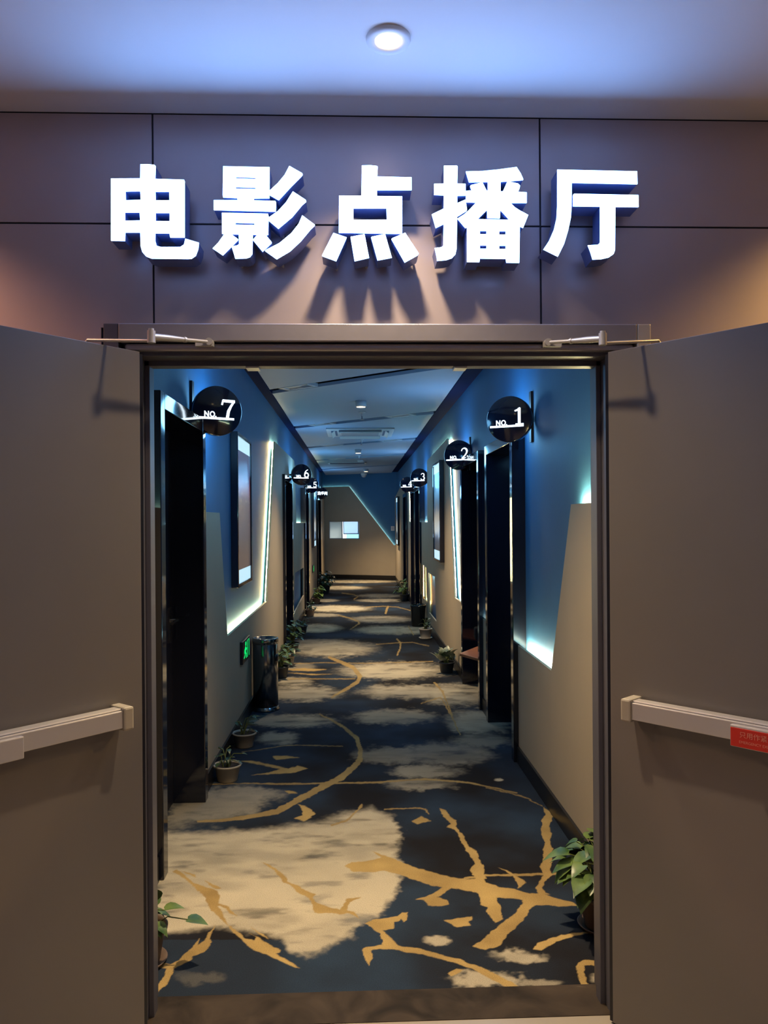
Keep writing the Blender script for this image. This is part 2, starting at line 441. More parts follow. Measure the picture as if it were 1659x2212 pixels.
# window: frame, closed left panel, tilted sash
win = struct(empty('window_1', (0, 0, 0)), 'small window in the far wall with a tilted-open sash')
MX = WX0 + (WX1-WX0)*0.435
fr = MB(); t_ = 0.022
for a in ([(WX0, WZ0), (WX1, WZ0), (WX1, WZ0+t_), (WX0, WZ0+t_)], [(WX0, WZ1-t_), (WX1, WZ1-t_), (WX1, WZ1), (WX0, WZ1)],
          [(WX0, WZ0), (WX0+t_, WZ0), (WX0+t_, WZ1), (WX0, WZ1)], [(WX1-t_, WZ0), (WX1, WZ0), (WX1, WZ1), (WX1-t_, WZ1)],
          [(MX-t_/2, WZ0), (MX+t_/2, WZ0), (MX+t_/2, WZ1), (MX-t_/2, WZ1)]):
    fr.prism(a, fB, 0.06, 0.11)
struct(fr.build('window_frame', GREYW, win))
TRL = bpy.data.materials.new('blind_panel'); TRL.use_nodes = True
nt = TRL.node_tree; nt.nodes.remove(nt.nodes['Principled BSDF']); out = nt.nodes['Material Output']
d1 = nt.nodes.new('ShaderNodeBsdfDiffuse'); d1.inputs[0].default_value = (0.8, 0.78, 0.70, 1)
d2 = nt.nodes.new('ShaderNodeBsdfTranslucent'); d2.inputs[0].default_value = (0.85, 0.82, 0.72, 1)
ms = nt.nodes.new('ShaderNodeMixShader'); ms.inputs[0].default_value = 0.6
nt.links.new(d1.outputs[0], ms.inputs[1]); nt.links.new(d2.outputs[0], ms.inputs[2]); nt.links.new(ms.outputs[0], out.inputs[0])
struct(MB().prism([(WX0+t_, WZ0+t_), (MX-t_/2, WZ0+t_), (MX-t_/2, WZ1-t_), (WX0+t_, WZ1-t_)], fB, 0.08, 0.085).build('blind_panel', TRL, win))
GLS = bpy.data.materials.new('frosted_glass'); GLS.use_nodes = True
b = GLS.node_tree.nodes['Principled BSDF']; b.inputs['Base Color'].default_value = (0.92, 0.97, 0.98, 1); b.inputs['Roughness'].default_value = 0.5
b.inputs['Transmission Weight'].default_value = 0.75
ang = math.radians(38)
def fS(u, v, q):   # sash hinged along the top edge, swung outwards
    h = WZ1 - t_ - v
    return (u, yb(u) + 0.10 + h*math.sin(ang) + q*math.cos(ang), WZ1 - t_ - h*math.cos(ang) + q*math.sin(ang))
SB = WZ0 + 0.03
sa = MB()
for a in ([(MX+t_, SB), (WX1-t_, SB), (WX1-t_, SB+0.02), (MX+t_, SB+0.02)], [(MX+t_, SB), (MX+t_+0.02, SB), (MX+t_+0.02, WZ1-t_), (MX+t_, WZ1-t_)],
          [(WX1-t_-0.02, SB), (WX1-t_, SB), (WX1-t_, WZ1-t_), (WX1-t_-0.02, WZ1-t_)]):
    sa.prism(a, fS, 0, 0.03)
sash = struct(sa.build('window_sash', GREYW, win))
struct(MB().prism([(MX+t_+0.02, SB+0.02), (WX1-t_-0.02, SB+0.02), (WX1-t_-0.02, WZ1-t_), (MX+t_+0.02, WZ1-t_)], fS, 0.01, 0.016).build('window_pane', GLS, sash))
# the building across: white grid with blue panels
EXW = mat('outside_white', (0.85, 0.86, 0.86), 0.6); EXB = mat('outside_blue', (0.22, 0.50, 0.85), 0.4)
ext = tag(MB().box((-3, 24.3, -0.5), (3, 24.4, 4.5)).build('exterior_facade', EXW), 'white building facade with blue panels seen through the far window', 'building')
ep = MB()
for i in range(-4, 5):
    for k in range(0, 6): ep.box((i*0.55-0.33+0.02, 24.28, 0.28+k*0.62), (i*0.55+0.09, 24.31, 0.28+k*0.62+0.42))
ep.build('facade_panel', EXB, ext)

# ---- dark room behind the second door
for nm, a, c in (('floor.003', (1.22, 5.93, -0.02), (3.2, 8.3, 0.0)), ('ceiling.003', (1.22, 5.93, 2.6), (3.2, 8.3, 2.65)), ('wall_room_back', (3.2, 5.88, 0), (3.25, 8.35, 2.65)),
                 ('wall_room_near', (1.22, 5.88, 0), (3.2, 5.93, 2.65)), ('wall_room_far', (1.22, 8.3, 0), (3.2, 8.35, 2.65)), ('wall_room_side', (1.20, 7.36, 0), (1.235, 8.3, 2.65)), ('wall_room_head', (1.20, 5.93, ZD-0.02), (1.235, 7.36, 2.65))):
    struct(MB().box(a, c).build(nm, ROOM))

# ---- room doors
def door(n, label, closed=True, handle=True):
    side, a, c = DOORS[n]
    xf = XL if side < 0 else XR
    xa, xz = xf - side*0.032, xf + side*0.19
    lo, hi = min(xa, xz), max(xa, xz)
    root = struct(empty('door_%d' % n, (xf, (a+c)/2, 0)), label)
    def bb(mb, y0, y1, z0, z1, x0=lo, x1=hi): return mb.box((x0, y0, z0), (x1, y1, z1))
    cw = 0.075
    L = Vector((xf, (a+c)/2, 0))
    for nm, args in (('door_frame', (a, a+cw, 0, ZD)), ('door_frame', (c-cw, c, 0, ZD)), ('door_frame', (a+cw, c-cw, ZD-cw, ZD))):
        struct(bb(MB(), *args).build(nm, GLOSS, root, 0.004, L)).location = (0, 0, 0)
    if closed:
        x0, x1 = xf + side*0.145, xf + side*0.185
        lf = struct(MB().box((min(x0, x1), a+cw, 0.006), (max(x0, x1), c-cw, ZD-cw)).build('door_leaf', BLACK, root, 0.002, L)); lf.location = (0, 0, 0)
        if handle:
            hy = c-cw-0.07 if side < 0 else a+cw+0.07
            sg = -1 if side < 0 else 1
            hb = MB().tube([(x0, hy, 1.02), (x0-side*0.05, hy, 1.02)], 0.011)
            hb.tube([(x0-side*0.045, hy, 1.02), (x0-side*0.045, hy+sg*0.12, 1.02)], 0.010)
            hb.box((min(x0, x0-side*0.008), hy-0.022, 0.9), (max(x0, x0-side*0.008), hy+0.022, 1.09))
            h_ = struct(hb.build('door_handle', CHROME, lf, 0, L)); h_.location = (0, 0, 0)
    return root
door(7, 'glossy black room door under the NO. 7 sign')
door(6, 'glossy black room door under the NO. 6 sign')
door(5, 'glossy black room door under the NO. 5 sign')
door(9, 'black doorway below the restroom sign', handle=False)
door(1, 'glossy black room door under the NO. 1 sign')
door(2, 'black door frame standing open under the NO. 2 sign', closed=False)
door(3, 'glossy black room door under the NO. 3 sign')
door(4, 'glossy black room door under the NO. 4 sign')
door(8, 'black door beyond the NO. 4 sign', handle=False)

# ================================================================== CARPET
def hash_noise(u, v, seed):
    rng = np.random.RandomState(seed); T = rng.rand(256, 256)
    iu = np.floor(u).astype(int); iv = np.floor(v).astype(int); fu = u-iu; fv = v-iv
    fu = fu*fu*(3-2*fu); fv = fv*fv*(3-2*fv)
    g = lambda a, c: T[a % 256, c % 256]
    return (g(iu, iv)*(1-fu)+g(iu+1, iv)*fu)*(1-fv) + (g(iu, iv+1)*(1-fu)+g(iu+1, iv+1)*fu)*fv
def fbm(u, v, seed, o=4):
    s = 0; a = 0.5; t = 0
    for k in range(o):
        s = s + a*hash_noise(u*2**k, v*2**k, seed+k); t += a; a *= 0.5
    return s/t
def sstep(a, c, x):
    t = np.clip((x-a)/(c-a), 0, 1); return t*t*(3-2*t)

NX, NY = 620, 820
dd = 2574.6/np.linspace(2574.6/(Y0-0.001), 2574.6/21.5, NY)
XX = np.linspace(-1.06, 1.22, NX)
Yg, Xg = np.meshgrid(dd, XX, indexing='ij')
# floor position expressed in traced-photo coordinates (a fixed homography of the floor plan)
Ri = np.array(R3.inverted())
P = np.stack([Xg, Yg, np.full_like(Xg, -H)], -1) @ Ri.T
U = CX + F*P[..., 0]/(-P[..., 2]); V = CY + SHIFT - F*P[..., 1]/(-P[..., 2])
jit = 8.0*np.clip((V-1127)/900, 0.03, 1.2)
wu = (fbm(Xg*14, Yg*14, 11)-0.5)*2; wv = (fbm(Xg*14, Yg*14, 37)-0.5)*2
fu_ = (fbm(Xg*45, Yg*45, 91, 3)-0.5)*2; fv_ = (fbm(Xg*45, Yg*45, 57, 3)-0.5)*2
Uj = U + jit*(0.55*wu+0.5*fu_); Vj = V + jit*0.45*(0.55*wv+0.5*fv_)
Uc = U + jit*(5.0*wu+2.2*fu_); Vc = V + jit*0.45*(5.0*wv+2.2*fv_)
gold = np.zeros_like(U); cream = np.zeros_like(U)
def poly_sd(poly, u, v):
    """signed distance (positive inside) to a polygon"""
    n = len(poly); best = np.full(u.shape, 1e9); ins = np.zeros(u.shape, bool)
    for i in range(n):
        x0, y0 = poly[i]; x1, y1 = poly[(i+1) % n]
        ex, ey = x1-x0, y1-y0; L = ex*ex+ey*ey+1e-9
        t = np.clip(((u-x0)*ex+(v-y0)*ey)/L, 0, 1)
        best = np.minimum(best, (u-x0-t*ex)**2+(v-y0-t*ey)**2)
        c = ((y0 > v) != (y1 > v)) & (u < ex*(v-y0)/(ey if abs(ey) > 1e-9 else 1e-9)+x0)
        ins ^= c
    s = np.sqrt(best); return np.where(ins, s, -s)
def paint_poly(dst, poly, soft=1.0, u=None, v=None, pad=30, amt=1.0):
    global gold, cream
    u = Uj if u is None else u; v = Vj if v is None else v
    px = [p[0] for p in poly]; py = [p[1] for p in poly]
    m = (U > min(px)-pad) & (U < max(px)+pad) & (V > min(py)-pad) & (V < max(py)+pad)
    if not m.any(): return
    s = poly_sd(poly, u[m], v[m])
    dst[m] = np.maximum(dst[m], amt*sstep(-soft, soft, s))
def paint_line(dst, pts, wd, amt=1.0):
    px = [p[0] for p in pts]; py = [p[1] for p in pts]
    m = (U > min(px)-40) & (U < max(px)+40) & (V > min(py)-25) & (V < max(py)+25)
    if not m.any(): return
    u, v = Uj[m], Vj[m]; best = np.full(u.shape, -1e9)
    for i in range(len(pts)-1):
        (x0, y0), (x1, y1) = pts[i], pts[i+1]; wa = wd[i] if isinstance(wd, list) else wd; wb_ = wd[i+1] if isinstance(wd, list) else wd
        ex, ey = x1-x0, y1-y0; t = np.clip(((u-x0)*ex+(v-y0)*ey)/(ex*ex+ey*ey+1e-9), 0, 1)
        best = np.maximum(best, (wa+(wb_-wa)*t)/2 - np.hypot(u-x0-t*ex, v-y0-t*ey))
    dst[m] = np.maximum(dst[m], amt*sstep(-0.9, 0.9, best))
def paint_blob(cx, cy, rx, ry, amt=1.0):
    m = (abs(U-cx) < rx*2.2+20) & (abs(V-cy) < ry*2.4+15)
    if not m.any(): return
    kx = min(1.0, rx/90.0)
    q = np.sqrt(((U[m]+(Uc-U)[m]*0.55*kx*2-cx)/rx)**2 + ((V[m]+(Vc-V)[m]*0.5*min(1, ry/18)*2-cy)/ry)**2)
    cream[m] = np.maximum(cream[m], amt*sstep(1.35, 0.62, q))
def T(pts, ox, oy, s): return [(ox+x/s, oy+y/s) for x, y in pts]
z4 = lambda p: T(p, 300, 1700, 3.318)
z5 = lambda p: T(p, 700, 1700, 2.5136)
zm = lambda p: T(p, 420, 1380, 2.37)
zf = lambda p: T(p, 600, 1240, 4.608)
GOLD = [z4(p) for p in (
 [(235,605),(275,588),(320,622),(395,690),(470,715),(560,740),(580,780),(580,830),(640,860),(705,925),(650,905),(590,850),(572,850),(610,930),(645,1000),(600,960),(520,880),(470,800),(420,740),(380,700),(290,632)],
 [(300,598),(400,628),(412,648),(330,615)], [(480,670),(540,700),(590,725),(540,728),(500,695)],
 [(630,985),(700,1020),(760,1080),(830,1100),(830,1070),(790,1045),(850,1080),(930,1125),(1015,1170),(1000,1190),(970,1195),(1080,1245),(1150,1300),(1080,1280),(960,1220),(860,1190),(790,1150),(720,1080)],
 [(800,1000),(860,1040),(930,1090),(880,1070),(820,1020)],
 [(545,995),(520,1060),(510,1130),(470,1180),(400,1215),(300,1280),(250,1310),(215,1380),(170,1440),(120,1490),(105,1450),(150,1400),(190,1330),(200,1300),(140,1290),(100,1300),(100,1220),(150,1250),(220,1275),(280,1250),(340,1190),(385,1145),(430,1080),(425,1130),(470,1100),(500,1050)],
 [(870,540),(930,555),(1000,600),(1050,640),(1090,690),(1150,710),(1210,750),(1270,770),(1240,790),(1280,830),(1370,860),(1450,880),(1470,840),(1480,800),(1590,790),(1500,830),(1500,880),(1560,910),(1575,940),(1500,905),(1450,915),(1400,905),(1260,905),(1250,860),(1240,820),(1190,780),(1130,750),(1090,710),(1040,680),(1000,630),(940,580)],
 )] + [z5(p) for p in (
 [(105,430),(150,405),(270,400),(310,385),(260,352),(330,370),(400,400),(480,435),(560,455),(640,475),(720,495),(790,500),(860,490),(880,520),(960,545),(1040,555),(1120,580),(1180,575),(1250,600),(1330,620),(1380,645),(1300,650),(1200,640),(1150,640),(1110,670),(1080,730),(1000,800),(960,860),(880,885),(810,865),(860,830),(940,760),(1030,690),(1070,640),(1080,615),(1000,605),(940,600),(950,650),(970,720),(930,735),(895,700),(880,655),(850,640),(860,600),(830,575),(760,560),(690,545),(640,580),(610,600),(660,610),(670,640),(620,650),(570,645),(540,615),(490,612),(540,600),(590,575),(640,545),(590,535),(520,515),(440,485),(380,465),(330,455),(250,465),(160,462),(130,440)],
 [(630,115),(660,125),(690,165),(715,180),(720,210),(740,240),(765,270),(780,320),(830,350),(840,390),(860,430),(870,470),(890,500),(820,505),(815,480),(795,450),(820,420),(795,380),(770,340),(740,290),(730,250),(710,230),(670,220),(690,200),(650,165),(640,140)],
 [(1190,110),(1230,130),(1240,160),(1225,200),(1235,240),(1230,290),(1240,330),(1230,370),(1240,400),(1220,450),(1235,475),(1200,510),(1185,550),(1200,570),(1225,580),(1160,580),(1150,545),(1170,510),(1190,480),(1170,430),(1195,390),(1190,340),(1200,300),(1180,260),(1185,210),(1180,180),(1205,150)],
 [(945,435),(1010,460),(1050,485),(1095,520),(1060,550),(1045,510),(1020,480)],
 [(215,740),(260,720),(330,710),(400,700),(420,680),(455,680),(450,720),(430,735),(420,715),(380,735),(380,770),(320,780),(370,830),(400,860),(520,880),(620,905),(740,935),(860,980),(960,1030),(1080,1092),(1000,1092),(900,1040),(800,985),(680,945),(560,915),(450,900),(370,880),(300,880),(260,890),(255,930),(240,968),(215,940),(210,890),(230,870),(320,855),(300,790),(260,770)],
 [(650,725),(720,712),(800,705),(800,725),(780,735),(800,755),(720,760),(690,742)],
 [(1140,880),(1160,850),(1250,815),(1360,790),(1480,785),(1380,805),(1260,840),(1180,885)],
 [(1370,990),(1375,955),(1400,942),(1460,945),(1545,965),(1545,980),(1450,965),(1415,970),(1410,1000),(1440,1080),(1400,1080),(1380,1030)],
 [(475,185),(530,160),(575,185),(510,200)], [(670,1010),(720,985),(765,995),(690,1030)],
 )] + [zm(p) for p in (
 [(230,625),(290,622),(400,645),(480,665),(530,650),(580,663),(520,685),(410,692),(290,697),(400,680),(440,668),(340,645)],
 [(400,600),(470,597),(540,608),(420,617)], [(510,920),(560,905),(530,845),(590,870),(625,895),(560,935)], [(460,778),(500,780),(530,792),(480,792)],
 [(470,155),(560,150),(680,157),(620,165),(500,163)], [(460,172),(580,178),(710,180),(600,186)],
 )]
for p in GOLD: paint_poly(gold, p)
for pts, wd in (
 (z5([(760,495),(880,482),(1010,478),(1290,470)]), 4), (z5([(330,120),(500,115),(550,122),(575,145)]), 2.5), (z5([(880,5),(1000,30),(1100,60),(1180,105)]), 1.6),
 (zm([(690,95),(740,115),(810,145),(848,190),(835,220),(780,255),(700,300)]), [5,7,8,9,8,6,3]),
 (zm([(640,385),(700,415),(770,455),(830,510),(850,570),(850,620),(810,660),(750,710),(660,755),(540,820),(420,885),(260,915),(150,930),(20,935)]), [2,4,6,8,10,11,12,13,13,13,11,9,7,4]),
 (zm([(60,745),(300,740),(470,742),(640,741),(930,735),(1180,718),(1400,735),(1650,790)]), [1.5,2,4,3,4,4,3,2]),
 (zm([(240,580),(480,545),(760,550)]), 1.4), (zm([(1160,330),(1260,300),(1310,380),(1360,490)]), [1.5,2.5,3.5,3]), (zm([(1230,225),(1270,270),(1320,390)]), [4,4,3]),
 (zm([(470,130),(640,122),(900,125),(1220,115)]), 1.5), (zm([(480,205),(640,205),(820,205)]), 2), (zm([(860,850),(780,930),(700,955)]), 4),
 (zf([(600,410),(720,440),(800,470),(812,490),(770,520),(720,550)]), [2,2.6,3,3,2,1]), (zf([(640,190),(760,205),(800,225),(760,250)]), 1.6),
 (zf([(1190,650),(1225,690),(1215,750),(1190,805)]), 3.5), (zf([(980,700),(1180,685),(1340,680),(1500,715)]), 1.6), (zf([(1100,325),(1085,350),(1075,388)]), 4),
 (zf([(880,330),(1050,320),(1200,330),(1330,365)]), 1.2), (zf([(1300,520),(1350,605)]), 2),
 ): paint_line(gold, pts, wd, 0.85)
paint_poly(cream, [(325,1792),(420,1799),(560,1794),(680,1777),(740,1757),(800,1747),(850,1765),(866,1800),(858,1850),(868,1890),(852,1935),(815,1978),(775,1992),(760,2020),(705,2052),(660,2068),(620,2050),(600,2024),(500,2003),(440,2006),(380,2012),(320,2018),(310,1900)], 9, U+(Uc-U)*0.45, V+(Vc-V)*0.45, 80)
paint_poly(cream, [(372,1738),(450,1708),(560,1702),(600,1720),(540,1760),(460,1775),(352,1788)], 14, Uc, Vc, 80, 0.55)
for a in ((947,2030,26,10,.8),(1122,2066,52,12,.9),(1050,2114,80,16,.85),(1165,2122,50,9,.6),(1309,2112,26,14,.7),(430,2110,60,14,.12),
 (715,1401,90,17,.9),(850,1449,108,18,1),(884,1494,100,15,.9),(985,1500,70,22,1),(656,1498,78,16,.85),(635,1473,38,9,.9),(622,1557,92,14,.8),(601,1595,42,13,.7),
 (850,1548,88,15,.75),(1032,1560,64,26,.85),(842,1633,72,17,.5),(964,1629,90,24,.5),(918,1667,72,13,.65),(909,1694,66,12,.6),(521,1717,84,16,.5),(1040,1600,60,14,.5),
 (730,1315,66,7,1),(691,1329,42,4,.8),(687,1357,46,9,.85),(823,1338,62,7,.8),(845,1361,72,9,.9),(899,1361,26,8,.9),(739,1270,52,4,.8),(819,1287,48,4,.8),(704,1297,26,3,.9),(823,1297,48,3.5,.9),(774,1256,82,3,.9),(700,1386,60,5,.5),(640,1440,40,8,.5),
 (1078,1684,9,3.2,1)): paint_blob(*a)
# patchy wear inside the pale clouds
cream *= 1 - 0.5*sstep(0.56, 0.80, fbm(Xg*5, Yg*13, 205, 5)) - 0.28*sstep(0.45, 0.75, fbm(Xg*3, Yg*7, 305, 4))
inkn = sstep(0.35, 0.75, fbm(Xg*2.3, Yg*2.3, 71, 5))
bluen = sstep(0.40, 0.70, fbm(Xg*1.7+9, Yg*1.7, 133, 4))
lb = (V > 2030) & (U < 800)
bluen = np.where(lb, np.maximum(bluen, 0.85), bluen)
co = np.empty((NY, NX, 4), np.float32)
co[..., 0] = gold; co[..., 1] = cream; co[..., 2] = 0.5*inkn+0.5*bluen; co[..., 3] = 1
me = bpy.data.meshes.new('carpet')
vv = np.stack([Xg, Yg, np.zeros_like(Xg)], -1).reshape(-1, 3)
idx = np.arange(NX*NY).reshape(NY, NX)
fc = np.stack([idx[:-1, :-1], idx[:-1, 1:], idx[1:, 1:], idx[1:, :-1]], -1).reshape(-1, 4)
me.vertices.add(len(vv)); me.vertices.foreach_set('co', vv.astype(np.float32).ravel())
me.loops.add(fc.size); me.loops.foreach_set('vertex_index', fc.astype(np.int32).ravel())
me.polygons.add(len(fc)); me.polygons.foreach_set('loop_start', np.arange(0, fc.size, 4, dtype=np.int32))
me.update(calc_edges=True)
at = me.color_attributes.new('pattern', 'FLOAT_COLOR', 'POINT'); at.data.foreach_set('color', co.reshape(-1))
cm = bpy.data.materials.new('woven_carpet'); cm.use_nodes = True; nt = cm.node_tree; b = nt.nodes['Principled BSDF']
an = nt.nodes.new('ShaderNodeAttribute'); an.attribute_name = 'pattern'
sp = nt.nodes.new('ShaderNodeSeparateColor'); nt.links.new(an.outputs['Color'], sp.inputs[0])
tc = nt.nodes.new('ShaderNodeTexCoord')
def noise(sc, det=4):
    n = nt.nodes.new('ShaderNodeTexNoise'); n.inputs['Scale'].default_value = sc; n.inputs['Detail'].default_value = det
    nt.links.new(tc.outputs['Object'], n.inputs['Vector']); return n.outputs['Fac']
def mixc(f, a, c):
    m = nt.nodes.new('ShaderNodeMix'); m.data_type = 'RGBA'
    nt.links.new(f, m.inputs['Factor'])
    for s, val in ((6, a), (7, c)):
        if isinstance(val, tuple): m.inputs[s].default_value = (*val, 1)
        else: nt.links.new(val, m.inputs[s])
    return m.outputs[2]
base = mixc(sp.outputs[2], (0.013, 0.012, 0.014), (0.025, 0.042, 0.072))
crm = mixc(noise(3.0), (0.32, 0.28, 0.21), (0.58, 0.50, 0.36))
c1 = mixc(sp.outputs[1], base, crm)
gld = mixc(noise(4.5), (0.15, 0.092, 0.036), (0.56, 0.39, 0.15))
c2 = mixc(sp.outputs[0], c1, gld)
fz = nt.nodes.new('ShaderNodeMapRange'); nt.links.new(noise(260, 2), fz.inputs['Value']); fz.inputs['From Min'].default_value = .3; fz.inputs['From Max'].default_value = .7
fz.inputs['To Min'].default_value = 0.82; fz.inputs['To Max'].default_value = 1.18
vm = nt.nodes.new('ShaderNodeVectorMath'); vm.operation = 'SCALE'; nt.links.new(c2, vm.inputs[0]); nt.links.new(fz.outputs[0], vm.inputs['Scale'])
nt.links.new(vm.outputs[0], b.inputs['Base Color']); b.inputs['Roughness'].default_value = 0.95; b.inputs['Specular IOR Level'].default_value = 0.1
me.materials.append(cm)
cp = bpy.data.objects.new('floor', me); COL.objects.link(cp); struct(cp, 'dark blue carpet with pale clouds and golden branches')

# ================================================================== FRONT DOORWAY
# steel door frame
df = tag(empty('door_frame_set', (0.06, YF, 0)), 'dark steel frame with header around the open double doorway', 'door frame')
df.name = 'doorway_surround'
def part(mb, name, m, par, bevel=0.0):
    o = mb.build(name, m, par, bevel); o.matrix_parent_inverse = par.matrix_basis.inverted() if par.parent is None else Matrix.Identity(4)
    return o
XO0, XO1 = -0.660, 0.786     # clear opening
ha, hb_ = on_y(222, 700, YF-0.05), on_y(1376, 702, YF-0.05)
HX0, HX1 = ha[0], hb_[0]
hc = MB().box((HX0+0.045, YF-0.05, 2.097), (HX1, YF+0.006, 2.151))
part(hc, 'header_cover', STEEL, df, 0.003)
part(MB().box((HX0, YF-0.046, 2.077), (HX0+0.044, YF+0.006, 2.151)), 'header_end_cap', DSTEEL, df, 0.002)
part(MB().box((HX1+0.001, YF-0.050, 2.063), (HX1+0.044, YF+0.006, 2.152)), 'header_end_cap', CAPP, df, 0.004)['label'] = 'steel end cap with lamplight put into its colour'
part(MB().box((HX0+0.06, YF-0.038, 2.072), (HX1-0.005, YF+0.006, 2.0935)), 'header_rail', STEEL, df, 0.008)
hd = MB().box((XO0-0.045, YF-0.012, 2.060), (XO1+0.045, Y0+0.01, 2.100))
hd.box((XO0, YF+0.055, 2.043), (XO1, YF+0.10, 2.062))
part(hd, 'head_jamb', DSTEEL, df, 0.002)
for s, x in ((-1, XO0), (1, XO1)):
    j = MB().box((min(x, x+s*0.045), YF-0.012, 0), (max(x, x+s*0.045), Y0+0.01, 2.06))
    j.box((min(x, x-s*0.016), YF+0.055, 0), (max(x, x-s*0.016), YF+0.10, 2.06))
    part(j, 'side_jamb', DSTEEL, df, 0.002)
    part(MB().box((min(x+s*0.045, x+s*0.115), YF-0.006, 0), (max(x+s*0.045, x+s*0.115), YF+0.02, 2.08)), 'casing', DSTEEL, df)
for k in (0.30, 0.665):   # magnetic strike plates under the head
    xx = XO0 + (XO1-XO0)*k
for px in (547, 993):
    xx = on_y(px, 797, YF+0.08)[0]
    part(MB().box((xx-0.02, YF+0.052, 2.037), (xx+0.02, YF+0.105, 2.0425)), 'strike_plate', SILVER, df)

def fire_door(side):
    hx = -0.646 if side < 0 else 0.776
    piv = Vector((hx, YF-0.046, 0))
    d = Vector((side*0.656, -0.755, 0)).normalized()
    n = Vector((-side*0.755, -0.656, 0)).normalized()         # face towards the camera side
    M = Matrix(((d.x, n.x, 0, piv.x), (d.y, n.y, 0, piv.y), (0, 0, 1, 0), (0, 0, 0, 1)))
    lab = 'grey steel fire door leaf with plain push bar' if side < 0 else 'grey steel fire door leaf with red sticker on its push bar'
    root = empty('fire_door', (0, 0, 0)); root.matrix_world = M
    tag(root, lab, 'door', 'open fire door leaves', 'thing')
    W = 0.735
    def pt(mb, name, m, par=root, bevel=0.0): return mb.build(name, m, par, bevel)
    pt(MB().box((0, -0.048, 0.008), (W, 0.0, 2.066)), 'door_leaf', LEAF, bevel=0.0015)
    pt(MB().box((-0.012, -0.03, 0.008), (0.0, -0.004, 2.06)), 'edge_seal', BLACK)
    bar = pt(MB().box((0.10, 0.012, 0.968), (0.70, 0.066, 1.018)).box((0.10, 0.02, 1.018), (0.70, 0.058, 1.023)), 'panic_bar', ALUB, bevel=0.003)
    pt(MB().box((0.075, 0.0, 0.960), (0.108, 0.074, 1.027)), 'end_cap', CAPM, bar, 0.006)
    pt(MB().box((0.395, 0.055, 0.955), (0.70, 0.078, 1.012)), 'push_pad', ALUB, bar, 0.003)
    if side > 0:
        pt(MB().box((0.397, 0.0775, 0.957), (0.70, 0.0795, 1.006)), 'sticker', RED, bar, 0.001)['label'] = 'red emergency sticker'
        text_mesh('只用作紧急出口', 0.0175, lambda x, y: Vector((0.420+x, 0.0803, 0.984+y)), 'lettering', PINK, bar)
        text_mesh('EMERGENCY EXIT ONLY', 0.0098, lambda x, y: Vector((0.419+x, 0.0803, 0.968+y)), 'lettering', PINK, bar)
    return root
fire_door(-1); fire_door(1)

def closer(side):
    # surface closer arm running from the header to the top of the leaf
    yA = YF-0.075
    if side < 0: A, E, B = (455, 742), (327, 727), (207, 742)
    else: A, E, B = (1180, 743), (1302, 732), (1414, 744)
    a = on_y(*A, YF-0.045); e_ = on_y(*E, YF-0.20); b_ = on_y(*B, 2.13)
    root = tag(empty('door_closer', (a[0], YF-0.05, a[1])), 'silver closer arm over the leaf with the plain push bar' if side < 0 else 'silver closer arm over the leaf with the red sticker', 'door closer', 'door closers on the header')
    P0 = Vector((a[0], YF-0.064, a[1])); P1 = Vector((e_[0], YF-0.20, e_[1])); P2 = Vector((b_[0], 2.13, b_[1]))
    def pt(mb, name, m=SILVER): return part(mb, name, m, root)
    mid = P0.lerp(P1, 0.42); q = P0.lerp(P1, 0.75)
    m1 = MB().tube([P0, mid], 0.0055); m1.tube([mid, mid.lerp(P1, .06)], 0.0085); m1.tube([mid, q, P1], [0.0065, 0.0095, 0.009])
    pt(m1, 'main_arm')
    P2 = Vector((-0.646 if side < 0 else 0.776, YF-0.046, 0)) + Vector((side*0.656, -0.755, 0))*0.13 - Vector((-side*0.755, -0.656, 0))*0.065 + Vector((0, 0, 2.088))
    m2 = MB().tube([P1+Vector((0, 0, -0.012)), P2, P2+Vector((side*0.008, 0, -0.012)), P2+Vector((side*0.008, 0, -0.05))], 0.005)
    pt(m2, 'forearm')
    pt(MB().tube([P1+Vector((0, 0, -0.018)), P1+Vector((0, 0, 0.016))], 0.0115, 14).tube([P1+Vector((0, 0, 0.016)), P1+Vector((0, 0, 0.022))], 0.008, 12), 'elbow')
    br = MB().tube([P0+Vector((0, -0.010, 0)), P0+Vector((0, 0.013, 0))], 0.011, 16)
    br.box((P0.x-0.012 - (0.03 if side < 0 else -0.0), YF-0.066, P0.z-0.012), (P0.x+0.012 + (0.03 if side > 0 else 0.0), YF-0.0505, P0.z+0.004))
    pt(br, 'bracket')
closer(-1); closer(1)

